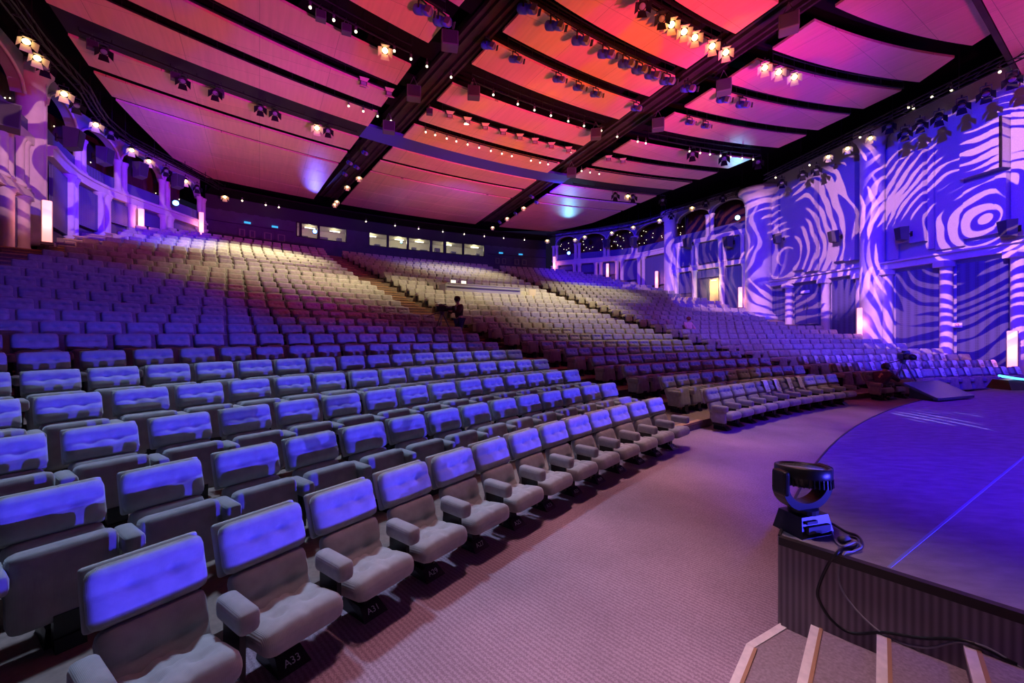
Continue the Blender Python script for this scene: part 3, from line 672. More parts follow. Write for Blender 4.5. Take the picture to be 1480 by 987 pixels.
# double door between pilasters
p, d = R1(1153); q, _ = R1(1186); dz = floorz(p)
door2 = structure(empty('door_2'), 'dark double door between pilasters of the right wall')
mid = (p + q) / 2
M_DOOR = mat('door_paint', (.22, .21, .28), .5)
for a, b in ((p, mid), (mid, q)):
    lf = wall_panel(door2, a, b, dz, 4.35, .16, .08, M_DOOR, 'door_leaf', .03)
    c = b if a is p else a; m = MB(); e = c + (a - b).normalized() * (.12 if a is p else -.12) + inward(p, d) * .22; m.box((e.x, e.y, dz + 1.05), (.06, .06, .3)); m.build('door_handle', M_STEEL, lf)
m = MB(); e = mid + inward(p, d) * .25; m.box((e.x, e.y, 4.5), (.1, .55, .16), Matrix.Rotation(math.atan2(d.y, d.x) - PI / 2, 3, 'Z')); m.build('exit_plate', M_PAPER, door2)

# near closing walls outside the picture
m = MB(); m.box((-19, 6.0, 6.5), (.2, 12, 14), Matrix.Rotation(.3, 3, 'Z')); structure(m.build('wall_near_left', M_DARKW), 'dark near left wall outside the picture')

# ================================================================== back wall with booths
WB = structure(empty('wall_back'), 'dark rear wall with control booth windows above the last row')
M_PARA = mat('rear_parapet', (.075, .075, .14), .75, var=.1, vscale=2)
def back_pt(u, R):
    k = (u - 740) / F; A_ = k * k + 1; B_ = -2 * (k * CX + CY); D_ = CX * CX + CY * CY - R * R
    Y = (-B_ + math.sqrt(B_ * B_ - 4 * A_ * D_)) / (2 * A_); return math.atan2(k * Y - CX, Y - CY), Y
T0, T1 = AXIS - .246, AXIS + .246
m = MB(); m.arc(61.2, 61.45, T0, T1, 7.4, 9.85, 40); m.build('parapet', M_PARA, WB)
WINS = [(428, 433), (435, 459), (461, 500), (533, 559), (561, 588), (590, 621), (624, 641), (644, 668), (670, 699)]
edges = []
def solid(ua, ub):
    ta = T0 if ua is None else back_pt(ua, 61.3)[0]; tb = T1 if ub is None else back_pt(ub, 61.3)[0]
    m = MB(); m.arc(61.2, 61.45, ta, tb, 9.85, 11.05, 8); m.build('pier', M_PARA, WB)
cur = None
for a, b in WINS: solid(cur, a); cur = b
solid(cur, None)
for i, (a, b) in enumerate(WINS):
    ta, tb = back_pt(a, 61.3)[0], back_pt(b, 61.3)[0]
    wn = structure(empty('window_%d' % (i + 1)), 'control booth window in the rear wall')
    m = MB(); m.arc(61.26, 61.28, ta, tb, 9.9, 11.0, 3); m.build('pane', M_GLASS, wn)
    m = MB()
    for t in (ta, tb): m.arc(61.16, 61.34, t - .0006, t + .0006, 9.85, 11.05, 1)
    m.arc(61.16, 61.34, ta, tb, 9.83, 9.9, 3); m.arc(61.16, 61.34, ta, tb, 10.98, 11.05, 3); m.build('window_frame', M_BLACK, wn)
m = MB(); m.arc(63.6, 63.7, T0 + .02, T1 - .02, 9.2, 11.2, 30); m.build('booth_back_wall', M_BOOTH, WB)
m = MB(); m.arc(61.3, 63.7, T0 + .02, T1 - .02, 11.1, 11.2, 30); m.build('booth_ceiling', M_BOOTH, WB)
m = MB(); m.arc(61.6, 63.7, T0 + .02, T1 - .02, 9.1, 9.2, 30); m.build('booth_floor', M_DARKW, WB)
for u, pw in ((448, 18), (484, 26), (537, 42), (577, 46), (606, 40), (647, 46), (686, 42)):
    t, Y = back_pt(u, 62.2); q = pol(62.2, t, 10.92)
    m = MB(); m.box(q, (.8, .12, .06), Matrix.Rotation(-t, 3, 'Z')); bl = m.build('booth_tube_light', M_BOOTHL); tag(bl, 'bright ceiling tube inside the rear booth, %s tube from left' % nth([448, 484, 537, 577, 606, 647, 686].index(u)), 'lamp', 'booth ceiling tubes')
    l = bpy.data.lights.new('booth_light', 'POINT'); l.energy = pw * .55; l.color = (1, .92, .62); l.shadow_soft_size = .15
    o = bpy.data.objects.new('booth_light', l); COL.objects.link(o); o.location = pol(62.3, t, 10.75)
for i, (u, w_, h_) in enumerate(((440, .5, .4), (466, .8, .5), (490, .4, .6), (545, .5, .45), (570, .6, .35), (598, .4, .55), (612, .7, .4), (632, .5, .7), (655, .5, .5), (676, .6, .35), (690, .35, .5))):
    t, Y = back_pt(u, 62.6); q = pol(62.6, t)
    m = MB(); m.box((q.x, q.y, 9.85 + h_ / 2), (w_, .4, h_), Matrix.Rotation(-t, 3, 'Z')); m.box((q.x, q.y, 9.5), (w_ * .8, .3, .7), Matrix.Rotation(-t, 3, 'Z'))
    tag(m.build('equipment_rack', M_SPK), 'dark equipment case behind the %s booth window bay from left' % nth(i), 'equipment case')
# rear corner doors with small blue exit signs
for i, (u0, u1) in enumerate(((342, 372), (377, 416), (714, 733), (741, 763))):
    R_ = 61.15; ta, tb = back_pt(u0, R_)[0], back_pt(u1, R_)[0]; tm = (ta + tb) / 2
    dd = structure(empty('door_%d' % (i + 3)), 'panelled rear exit door')
    for a, b in ((ta, tm), (tm, tb)):
        m = MB(); m.arc(R_ - .04, R_ + .02, a + .0008, b - .0008, 7.85, 10.0, 3); lf = m.build('door_leaf', mat('rear_door', (.07, .07, .13), .6), dd)
        m = MB(); c = .22 * (b - a)
        m.arc(R_ - .08, R_ - .04, a + c, b - c, 9.25, 9.3, 2); m.arc(R_ - .08, R_ - .04, a + c, b - c, 9.75, 9.8, 2); m.arc(R_ - .08, R_ - .04, a + c, a + c + .0012, 9.25, 9.8, 1); m.arc(R_ - .08, R_ - .04, b - c - .0012, b - c, 9.25, 9.8, 1); m.build('door_moulding', M_STEEL, lf)
    q = pol(R_ - .1, tm, 10.3); m = MB(); m.box(q, (.42, .08, .2), Matrix.Rotation(-tm, 3, 'Z'))
    tag(m.build('exit_sign', M_EXIT), 'small glowing blue exit sign above the %s rear door from left' % nth(i), 'exit sign')
m = MB(); m.arc(61.0, 61.25, T0, back_pt(425, 61.1)[0], 10.15, 10.25, 6); m.arc(61.0, 61.25, back_pt(706, 61.1)[0], T1, 10.15, 10.25, 6); m.build('door_lintel', M_PARA, WB)
# ================================================================== seats
def gauss(x, y, s): return math.exp(-(x * x + y * y) / (2 * s * s))
TILT = Matrix.Rotation(math.radians(20), 3, 'X')          # leans the top away from the stage
def d_head(p):
    if p.y > 0:
        w_ = min(1, p.y / .04)
        p = Vector((p.x, p.y + w_ * (.012 * (1 - (p.x / .24) ** 2) - .032 * (gauss(p.x - .085, p.z - .02, .022) + gauss(p.x + .085, p.z - .02, .022)) - .012 * math.exp(-((p.z - .02) / .018) ** 2)), p.z))
    return p
def d_back(p):
    if p.y > 0: p = Vector((p.x, p.y + .014 * (1 - (p.x / .23) ** 2) - .016 * math.exp(-((p.z + .02) / .02) ** 2) - .012 * (gauss(p.x - .09, p.z + .02, .03) + gauss(p.x + .09, p.z + .02, .03)), p.z))
    return p
def d_seat(p):
    if p.z > 0:
        dz = .018 * (1 - (p.x / .24) ** 2)
        for cx_ in (-.09, .09):
            for cy_ in (-.07, .07): dz -= .044 * gauss(p.x - cx_, p.y - cy_, .030)
        dz -= .016 * math.exp(-(p.y / .018) ** 2) + .012 * math.exp(-((p.x) / .02) ** 2)
        p = Vector((p.x, p.y, p.z + dz))
    return p
def local_mesh(fn, name, m_, smooth=True):
    mb = MB(); fn(mb); return mb.mesh(name, m_, smooth)
def seat_meshes(q, fab):
    """q: how finely the cushions are divided"""
    D = {}
    D['headrest'] = local_mesh(lambda b: b.rbox((0, -.300, .675), (.49, .112, .288), .054, (16, 2, 12) if q else (6, 1, 4), d_head if q else None, TILT), 'headrest', fab)
    D['headrest_shell'] = local_mesh(lambda b: b.rbox((0, -.365, .660), (.495, .045, .305), .02, (3, 1, 3), None, TILT), 'headrest_shell', M_PIPE if q else fab)
    D['backrest'] = local_mesh(lambda b: b.rbox((0, -.196, .392), (.455, .11, .325), .052, (12, 2, 10) if q else (4, 1, 3), d_back if q else None, TILT), 'backrest', fab)
    D['down'] = local_mesh(lambda b: b.rbox((0, .0, .285), (.47, .47, .15), .062, (16, 16, 3) if q else (4, 4, 1), d_seat if q else None, Matrix.Rotation(math.radians(7), 3, 'X')), 'seat_cushion', fab)
    D['up'] = local_mesh(lambda b: b.rbox((0, .035, .355), (.47, .165, .43), .05, (6, 3, 6) if q else (3, 1, 3), None, Matrix.Rotation(math.radians(9), 3, 'X')), 'seat_cushion', fab)
    D['armrest'] = local_mesh(lambda b: b.rbox((.28, .02, .465), (.108, .31, .125), .035, (3, 6, 3) if q else (1, 2, 1)), 'armrest', fab)
    D['side_panel'] = local_mesh(lambda b: b.rbox((.28, .0, .33), (.085, .27, .30), .02, (2, 3, 3)), 'side_panel', fab)
    def ped(b):
        b.box((0, -.115, .11), (.09, .22, .22)); b.box((.28, -.02, .27), (.03, .2, .28))
        b.add([(-.095, .085, 0), (.095, .085, 0), (.09, -.2, 0), (-.09, -.2, 0), (-.075, .0, .072), (.075, .0, .072), (.075, -.2, .09), (-.075, -.2, .09)],
              [(0, 3, 2, 1), (4, 5, 6, 7), (0, 1, 5, 4), (1, 2, 6, 5), (2, 3, 7, 6), (3, 0, 4, 7)])
    D['pedestal'] = local_mesh(ped, 'pedestal', M_BLACK, False)
    def ped2(b):
        ped(b); b.box((0, .115, .10), (.13, .07, .20))
        b.add([(-.065, .19, 0), (.065, .19, 0), (.065, .08, 0), (-.065, .08, 0), (-.065, .165, .07), (.065, .165, .07), (.065, .08, .07), (-.065, .08, .07)], [(0, 3, 2, 1), (4, 5, 6, 7), (0, 1, 5, 4), (1, 2, 6, 5), (2, 3, 7, 6), (3, 0, 4, 7)])
    D['pedestal_up'] = local_mesh(ped2, 'pedestal', M_BLACK, False)
    return D
SM = seat_meshes(1, M_SEAT)

PITCH = {0: .5615, 1: .5715, 2: .5745, 3: .568, 4: .5565, 5: .576}
SEATS = []                                     # (row, theta, block, index from the aisle, end arms, open)
for k in range(NROW):
    Rk = R0 + k * DR; st = PITCH.get(k, .5635) / Rk
    tl = max(limits(Rk + .3)[0] + .8 / Rk, AXIS - math.asin(17.25 / Rk)) if k >= 8 else AXIS - .62
    n = int((L_END[k] - tl) / st)
    for i in range(n + 1): SEATS.append((k, L_END[k] - i * st, 'left', i, i == 0, k == 0))
    n = max(1, round((C_FIN[k] - C_BEG[k]) / st)); s2 = (C_FIN[k] - C_BEG[k]) / n
    for i in range(n + 1): SEATS.append((k, C_BEG[k] + i * s2, 'middle', i, i == n, k == 0))
    n = max(1, int((R_FIN[k] - R_BEG[k]) / st + .5))
    for i in range(n + 1): SEATS.append((k, R_BEG[k] + i * st, 'right', i, i == n, k == 0))
DESK_T = (-.607, -.490)
def seat_ok(s):
    k, t, b = s[:3]
    if b == 'middle' and k in (15, 16) and DESK_T[0] < t < DESK_T[1]: return False
    if b == 'left' and k == 0 and s[3] > 12: return False
    p = pol(R0 + k * DR + .2, t)
    return p.y > .8 and -70 < uof(p) < 1560 and 482 - 606 * (ZT[k] + .82 - CAMH) / p.y < 1080
SEATS = [s for s in SEATS if seat_ok(s)]
dist = lambda s: (pol(R0 + s[0] * DR + .2, s[1]) - Vector((0, 0, 0))).length
SEATS.sort(key=dist)
NEAR = SEATS[:300]; FAR = SEATS[300:]
ROWN = lambda k: 'front' if k == 0 else nth(k)
plates = {}
PLATE_TXT = {}
rowA = sorted([s for s in NEAR if s[0] == 0 and s[2] == 'left'], key=lambda s: s[1])
for j, s in enumerate(sorted(rowA, key=lambda s: s[1], reverse=True)):
    PLATE_TXT[s[1]] = 'A%d' % (11 + 2 * j)
def plate(txt):
    if txt not in plates:
        c = bpy.data.curves.new('number_plate', 'FONT'); c.body = txt; c.size = .058; c.align_x = 'CENTER'; c.align_y = 'CENTER'; c.extrude = .0006; c.resolution_u = 3
        o = bpy.data.objects.new('tmp_text', c); me = bpy.data.meshes.new_from_object(o); bpy.data.objects.remove(o); me.name = 'number_plate'
        me.materials.clear(); me.materials.append(M_WHITE); plates[txt] = me
    return plates[txt]
for s in NEAR:
    k, t, blk, i, endarm, isopen = s
    R = R0 + k * DR; p = pol(R, t, ZT[k])
    r = empty('theatre_seat', p, PI - t + rnd.uniform(-.015, .015))
    end = 'from the aisle'
    tag(r, '%s grey corduroy seat, %s %s in the %s row of the %s block' % ('open' if isopen else 'tipped-up', nth(i), end, ROWN(k), blk), 'seat', 'grey corduroy theatre seats')
    inst('headrest', SM['headrest'], r, rot=(rnd.uniform(-.02, .02), 0, 0)); inst('headrest_shell', SM['headrest_shell'], r); inst('backrest', SM['backrest'], r)
    inst('seat_cushion', SM['down' if isopen else 'up'], r); inst('armrest', SM['armrest'], r)
    if endarm: inst('armrest', SM['armrest'], r, (-.56, 0, 0))
    if (i == 0 and blk != 'left'): inst('side_panel', SM['side_panel'], r)
    pd = inst('pedestal', SM['pedestal' if isopen else 'pedestal_up'], r)
    if s[1] in PLATE_TXT and blk == 'left' and k == 0:
        o = bpy.data.objects.new('number_plate', plate(PLATE_TXT[s[1]])); COL.objects.link(o); o.parent = pd
        o.location = (0, .046, .0395); o.rotation_euler = (math.radians(40.3), 0, PI)
# the seats beyond, one mesh
base = seat_meshes(0, M_SEATFAR)
bv = []; bf = []
for nme in ('headrest', 'backrest', 'up', 'armrest', 'pedestal'):
    me = base[nme]; n0 = len(bv); bv += [tuple(v.co) for v in me.vertices]; bf += [(tuple(n0 + i for i in pl.vertices), 1 if nme == 'pedestal' else 0) for pl in me.polygons]
bva = np.array(bv)
allv = []; allf = []; mi = []
for q, s in enumerate(FAR):
    k, t = s[:2]; rz = PI - t; c_, s_ = cos(rz), sin(rz); p = pol(R0 + k * DR, t, ZT[k])
    V_ = np.empty_like(bva); V_[:, 0] = bva[:, 0] * c_ - bva[:, 1] * s_ + p.x; V_[:, 1] = bva[:, 0] * s_ + bva[:, 1] * c_ + p.y; V_[:, 2] = bva[:, 2] + p.z
    allv.append(V_); n0 = q * len(bv); allf += [tuple(n0 + i for i in f) for f, _ in bf]; mi += [m_ for _, m_ in bf]
me = bpy.data.meshes.new('theatre_seating'); me.from_pydata(np.vstack(allv).tolist(), [], allf)
me.materials.append(M_SEATFAR); me.materials.append(M_BLACK); me.polygons.foreach_set('material_index', mi); me.polygons.foreach_set('use_smooth', [True] * len(me.polygons)); me.update()
o = bpy.data.objects.new('theatre_seating', me); COL.objects.link(o)
tag(o, 'rows of grey corduroy seats rising to the rear wall', 'seats', 'grey corduroy theatre seats', 'stuff')

# sheets of paper laid over headrests
def sheet(b):
    for h_, z_ in ((.27, 0),):
        pts = [(-.345, .805), (-.30, .832), (-.255, .815), (-.235, .765), (-.205, .68), (-.16, .56)]
        a = [(-.1, y + .012, z + .006) for y, z in pts]; c = [(.1, y + .012, z + .006) for y, z in pts]
        b.strip(a, c, (0, .002, .001))
SHEET = local_mesh(sheet, 'reserved_sheet', M_PAPER, False)
def sheet_ink(b):
    for j in range(4): b.box((0, -.205 - .0 + j * .011, .70 - j * .030), (.13 if j else .08, .004, .011), TILT)
INK = local_mesh(sheet_ink, 'printed_line', M_INK, False)
for s in NEAR + FAR:
    k, t, blk, i, _, _ = s
    if (blk == 'middle' and k == 0 and 4 <= i <= 7) or (blk == 'right' and k <= 2 and not (k == 0 and i in (0, 5, 9)) and not (k == 2 and i in (5, 13)) and i < 16 - k):
        r = empty('reserved_sheet', pol(R0 + k * DR, t, ZT[k]), PI - t + rnd.uniform(-.03, .03))
        tag(r, 'white paper sheet draped over the headrest %s from the aisle, %s row, %s block' % (nth(i), ROWN(k), blk), 'paper sheet', 'reserved sheets on seats')
        inst('sheet', SHEET, r, (rnd.uniform(-.03, .03), 0, 0)); inst('printed_lines', INK, r, (0, .042, .024))

# ================================================================== stage
ST = structure(empty('stage'), 'curved carpeted stage on the right with ribbed side')
c0 = Vector((1.78, 2.765, 0)); sd = Vector((.67, -.742, 0)).normalized(); so_ = Vector((-sd.y, sd.x, 0)) * -1
if so_.dot(-c0) < 0: so_ = -so_
tS = to_pol(c0.x, c0.y)[1]
edge = [tuple(pol(STAGE_R, tS + (-.06 - tS) * i / 70).xy) for i in range(71)]
poly = edge + [(23, 9), (23, -9), (11.5, -8.0), tuple((c0 + sd * 7).xy)]
m = MB(); m.prism(poly, STAGE_Z - .05, STAGE_Z); m.build('stage_top', M_STAGE, ST)
m = MB(); m.prism([(p[0] + (.03 if i > 70 else 0), p[1]) for i, p in enumerate(poly)], 0, STAGE_Z - .05); 
m = MB(); a = [(x, y, .0) for x, y in edge]; b = [(x, y, STAGE_Z - .03) for x, y in edge]; m.strip(a, b, (.02, -.02, 0)); m.build('stage_front', M_STAGESIDE, ST)
# the side face is built in its own frame so the ribs run upright
sf = empty('stage_side', c0, math.atan2(sd.y, sd.x), ST); m = MB(); m.box((3.5, -.01, (STAGE_Z - .04) / 2), (7, .02, STAGE_Z - .04)); m.build('side_cloth', M_STAGESIDE, sf)
m = MB(); m.box((3.5, -.012, STAGE_Z - .02), (7.02, .045, .05)); m.build('edge_trim', M_TRIMBLK, sf)
m = MB(); a = [(x, y, STAGE_Z - .045) for x, y in edge]; b = [(x, y, STAGE_Z + .008) for x, y in edge]; m.strip(a, b, (.012, -.012, 0)); m.build('edge_trim', M_TRIMBLK, ST)
ta, tb = at_z(1285, 820, STAGE_Z), at_z(1500, 644, STAGE_Z); d = (tb - ta).normalized(); n_ = Vector((-d.y, d.x, 0)) * .008
m = MB(); m.strip([ta - n_, tb - n_], [ta + n_, tb + n_], (0, 0, .003)); m.build('tape_line', mat('blue_tape', (.24, .30, .62), .6), ST)
# steps beside the stage
SP = structure(empty('stage_steps'), 'carpeted steps with pale nosings climbing beside the stage')
s2_ = Vector((-.66, -.751, 0))
def side_at(t, off=0.0, z=0.0): q = c0 + sd * t + s2_ * off; return Vector((q.x, q.y, z))
lv = [(-.125, .035), (.171, .125), (.485, .235), (.822, .355), (1.16, .485), (1.50, STAGE_Z - .02)]
for i, (t0_, z_) in enumerate(lv):
    t1_ = lv[i + 1][0] if i + 1 < len(lv) else t0_ + .8; b0 = .0 if i else .37
    q = [side_at(t0_, b0), side_at(t1_, .0), side_at(t1_, 1.7), side_at(t0_, 1.7)]
    if i == 0: q.insert(1, side_at(.0, .0))
    m = MB(); m.prism([p.xy for p in q], 0, z_); st = m.build('step', M_STEPC, SP)
    m = MB(); m.prism([side_at(t0_ - .01, b0).xy, side_at(t0_ + .034, b0).xy, side_at(t0_ + .034, 1.7).xy, side_at(t0_ - .01, 1.7).xy], z_ - .02, z_ + .006); m.build('nosing', M_NOSEW, st)
    m = MB(); m.prism([side_at(t0_ + .034, b0).xy, side_at(t0_ + .052, b0).xy, side_at(t0_ + .052, 1.7).xy, side_at(t0_ + .034, 1.7).xy], z_ - .02, z_ + .010); m.build('nosing_edge', M_NOSEB, st)
    if i == 0:
        m = MB(); m.prism([side_at(-.01, .0).xy, side_at(t0_ - .01, b0).xy, side_at(t0_ + .034, b0).xy, side_at(.038, .0).xy], z_ - .02, z_ + .007); m.build('nosing', M_NOSEW, st)

# moving head lamp on the stage corner
mh = empty('moving_head_lamp', (1.985, 2.86, STAGE_Z), .28)
tag(mh, 'black moving head stage lamp standing on the near corner of the stage', 'stage lamp')
m = MB(); m.add([(-.14, -.11, 0), (.14, -.11, 0), (.14, .11, 0), (-.14, .11, 0), (-.115, -.085, .13), (.115, -.085, .13), (.115, .085, .13), (-.115, .085, .13)], [(0, 3, 2, 1), (4, 5, 6, 7), (0, 1, 5, 4), (1, 2, 6, 5), (2, 3, 7, 6), (3, 0, 4, 7)])
bs = m.build('base', M_BLACK, mh)
m = MB(); m.box((0, -.1085, .055), (.19, .02, .045)); m.box((-.05, -.098, .1), (.09, .02, .02)); m.build('control_panel', M_SPK, bs)
m = MB(); m.box((.135, 0, .05), (.02, .1, .05)); m.build('socket', M_STEEL, bs)
m = MB(); m.lathe((0, 0, .13), [(.09, 0), (.09, .03)], 20)
K = 20; A_ = []; B_ = []
for i in range(K + 1):
    a = PI + PI * i / K; A_.append((.218 * cos(a), -.045, .315 + .170 * sin(a))); B_.append((.172 * cos(a), -.045, .325 + .128 * sin(a)))
m.strip(A_, B_, (0, .09, 0))
for sx in (-1, 1): m.rbox((sx * .192, 0, .345), (.052, .115, .17), .024, (1, 1, 2))
m.build('yoke', M_BLACK, mh, False)
ax_ = Vector((.06, .10, .99)).normalized()
m = MB(); m.lathe((0, 0, .362), [(.05, -.062), (.11, -.052), (.145, -.03), (.150, -.008), (.163, .0), (.168, .015), (.165, .07), (.158, .077), (.150, .075), (.146, .062), (.02, .060)], 40, ax_)
hd = m.build('head', M_BLACK, mh, True)
m = MB(); q = Vector((0, 0, 1)).rotation_difference(ax_)
for i in range(36):
    a = 2 * PI * i / 36; m.box(Vector((0, 0, .362)) + q @ Vector((.152 * cos(a), .155 * sin(a), -.018)), (.03, .006, .055), (q.to_matrix() @ Matrix.Rotation(a, 3, 'Z')))
m.build('cooling_fins', M_BLACK, hd)
m = MB(); m.lathe(Vector((0, 0, .362)) + ax_ * .062, [(.143, 0), (.143, .004)], 32, ax_); m.build('lens', M_LENS, hd, True)
# cables
def side_px(u, v, off=.02):
    k = (u - 740) / F; a = c0 + so_ * off; t = (k * a.y - a.x) / (sd.x - k * sd.y); p = a + sd * t; p.z = zof(v, p.y); return p
zz = STAGE_Z + .012
pb = [Vector((2.13, 2.87, STAGE_Z + .05)), at_z(1203, 757, zz + .02), at_z(1222, 768, zz), at_z(1240, 775, zz), at_z(1246, 787, zz), at_z(1234, 794, zz), at_z(1222, 788, zz), at_z(1226, 776, zz + .012), at_z(1240, 780, zz + .015), at_z(1236, 790, zz + .012), at_z(1218, 793, zz), at_z(1209, 800, zz),
      side_px(1196, 818), side_px(1182, 852), side_px(1186, 872), side_px(1204, 898), side_px(1232, 915), side_px(1278, 914), side_px(1330, 922), side_px(1395, 926), side_px(1470, 960)]
m = MB(); m.path(spline(pb, 6), .0085, 8); tag(m.build('power_cable', M_BLACK, None, True), 'black power cable looped beside the stage lamp and hanging down the stage side', 'cable')
pg = [Vector((2.125, 2.83, STAGE_Z + .07)), at_z(1200, 762, zz + .02), at_z(1206, 778, zz), at_z(1217, 789, zz + .02), at_z(1236, 784, zz + .03), at_z(1245, 790, zz + .02), at_z(1232, 797, zz), at_z(1220, 800, zz), side_px(1212, 825), side_px(1217, 852), side_px(1238, 882), side_px(1268, 910), side_px(1300, 928), side_px(1340, 936), side_px(1385, 928), side_px(1425, 935), side_px(1480, 968)]
m = MB(); m.path(spline(pg, 6), .006, 8); tag(m.build('signal_cable', M_CABLE, None, True), 'thin grey signal cable beside the black one on the stage side', 'cable')
m = MB(); q = at_z(1222, 785, zz); m.tube(q + Vector((-.03, 0, .02)), q + Vector((.03, .02, .02)), .022, .02, 12); tag(m.build('plug_connector', M_SPK, None, True), 'dark plug connector lying in the cable loop on the stage', 'plug')

# sloped confidence monitor and led battens on the far stage
N0, N1 = Vector((8.33, 8.2, 0)), Vector((9.53, 8.64, 0)); pd_ = Vector((-.34, .94, 0)); zs = STAGE_Z + .004
mon = empty('stage_monitor', (8.7, 8.6, STAGE_Z)); tag(mon, 'flat sloping stage monitor screen lying on the stage edge', 'monitor')
def off(p): return p - mon.location
m = MB(); U0, U1 = N0 + pd_ * .56, N1 + pd_ * .56; m.strip([off(Vector((*N0.xy, zs + .02))), off(Vector((*N1.xy, zs + .02)))], [off(Vector((*U0.xy, zs + .27))), off(Vector((*U1.xy, zs + .27)))], (0, 0, .05)); m.build('screen_panel', mat('screen_gloss', (.05, .05, .08), .15, spec=.7), mon)
B0, B1 = N0 + pd_ * .12 + Vector((.1, .04, 0)), N1 + pd_ * .12 - Vector((.1, .04, 0)); C0, C1 = U0 + Vector((.1, .04, 0)) - pd_ * .05, U1 - Vector((.1, .04, 0)) - pd_ * .05
m = MB(); m.add([off(Vector((*q.xy, z))) for q, z in ((B0, zs), (B1, zs), (C1, zs), (C0, zs), (B0, zs + .07), (B1, zs + .07), (C1, zs + .235), (C0, zs + .235))], [(0, 3, 2, 1), (4, 5, 6, 7), (0, 1, 5, 4), (1, 2, 6, 5), (2, 3, 7, 6), (3, 0, 4, 7)]); m.build('wedge_base', M_BLACK, mon)
lb = empty('led_batten', (12.2, 10.2, STAGE_Z), .1); tag(lb, 'black floor batten with two bright cyan light bars at the right picture edge', 'light batten')
m = MB(); m.add([(-.42, -.25, 0), (.9, -.25, 0), (.9, .25, 0), (-.42, .25, 0), (-.3, -.1, .22), (.9, -.1, .22), (.9, .2, .22), (-.3, .2, .22)], [(0, 3, 2, 1), (4, 5, 6, 7), (0, 1, 5, 4), (1, 2, 6, 5), (2, 3, 7, 6), (3, 0, 4, 7)]); m.build('housing', M_BLACK, lb)
for dy, x0 in ((-.08, -.42), (.14, -.2)):
    m = MB(); m.tube((x0, dy, .31), (.95, dy - .02, .13), .026, None, 8); m.build('light_bar', glow('cyan_bar', (.12, .65, 1), 2.2), lb)

# ================================================================== hanging lamps and rigging
def proto(parts):  # list of (name, mesh, sub)
    return parts
def place(name, P, loc, rz, label, cat, group, rx=0.0, scale=1.0):
    r = empty(name, loc, rz); r.scale = (scale,) * 3; tag(r, label, cat, group); host = {}
    for nm, me, par in P: host[nm] = inst(nm, me, host.get(par, r))
    return r
def _prof():
    b = MB(); R_ = Matrix.Rotation(math.radians(-28), 3, 'X'); c = Vector((0, 0, -.34))
    ax = R_ @ Vector((0, 1, 0))
    b.lathe(c - ax * .34, [(.10, 0), (.15, .04), (.15, .30), (.125, .33), (.125, .46), (.14, .48), (.14, .68)], 16, ax); body = b.mesh('housing', M_BLUELITBODY, True)
    b = MB(); b.lathe(c + ax * .335, [(.12, 0), (.12, .015)], 16, ax); lens = b.mesh('lens', M_LENS, True)
    b = MB()
    for s in (-1, 1): b.box((s * .17, 0, -.2), (.02, .05, .32))
    b.box((0, 0, -.05), (.36, .05, .02)); b.tube((0, 0, -.05), (0, 0, .08), .03, None, 8); yoke = b.mesh('yoke', M_BLACK)
    FL = []
    for sx in (-1, 1):
        b = MB(); b.box(c + ax * .42 + Vector((sx * .15, 0, 0)), (.012, .18, .2), Matrix.Rotation(sx * .35, 3, 'Z') @ R_); FL.append(('barn_door', b.mesh('barn_door', M_SPK), 'housing'))
    return [('housing', body, None), ('lens', lens, 'housing'), ('yoke', yoke, None)] + FL
def _fres(lit):
    b = MB(); R_ = Matrix.Rotation(math.radians(-48), 3, 'X'); c = Vector((0, 0, -.26)); ax = R_ @ Vector((0, 1, 0))
    b.lathe(c - ax * .16, [(.07, 0), (.12, .05), (.12, .26), (.125, .28)], 14, ax); body = b.mesh('housing', M_BLACK, True)
    b = MB(); b.lathe(c + ax * .122, [(.1, 0), (.09, .015)], 14, ax); lens = b.mesh('lens', M_WARM if lit else M_LENS, True)
    FL = []
    for a in range(4):
        b = MB(); FL.append(b); q = Matrix.Rotation(a * PI / 2, 3, 'Y'); b.add([c + ax * .13 + R_ @ (q @ Vector(p)) for p in ((-.11, 0, .11), (.11, 0, .11), (.15, .2, .24), (-.15, .2, .24), (-.11, .01, .115), (.11, .01, .115), (.15, .21, .245), (-.15, .21, .245))],
                   [(0, 1, 2, 3), (7, 6, 5, 4), (0, 4, 5, 1), (1, 5, 6, 2), (2, 6, 7, 3), (3, 7, 4, 0)])
    FL = [('barn_door', b.mesh('barn_door', M_WARMFLAP if lit else M_BLACK), 'housing') for b in FL]
    b = MB(); b.box((.14, 0, -.15), (.015, .04, .26)); b.box((-.14, 0, -.15), (.015, .04, .26)); b.box((0, 0, -.03), (.3, .04, .015)); b.tube((0, 0, -.03), (0, 0, .08), .025, None, 8); yoke = b.mesh('yoke', M_BLACK)
    return [('housing', body, None), ('lens', lens, 'housing'), ('yoke', yoke, None)] + FL
def _bulb():
    b = MB(); b.sphere((0, 0, -.2), .045, 8, 6); bulb = b.mesh('bulb', M_BULB, True)
    b = MB(); b.tube((0, 0, -.16), (0, 0, -.04), .035, .05, 8); b.tube((0, 0, -.04), (0, 0, .1), .012, None, 6); cap = b.mesh('lamp_cap', M_STEEL)
    return [('bulb', bulb, None), ('lamp_cap', cap, None)]
def _speaker():
    b = MB(); b.rbox((0, 0, -.45), (.56, .46, .50), .03, (2, 2, 2)); cab = b.mesh('cabinet', M_SPK)
    b = MB(); b.box((0, .236, -.45), (.48, .02, .42)); gr = b.mesh('grille', M_GRILLE)
    b = MB()
    for s in (-1, 1): b.tube((s * .2, 0, -.2), (0, 0, .25), .012, None, 6); 
    br = b.mesh('hanging_wire', M_STEEL)
    return [('cabinet', cab, None), ('grille', gr, 'cabinet'), ('hanging_wire', br, None)]
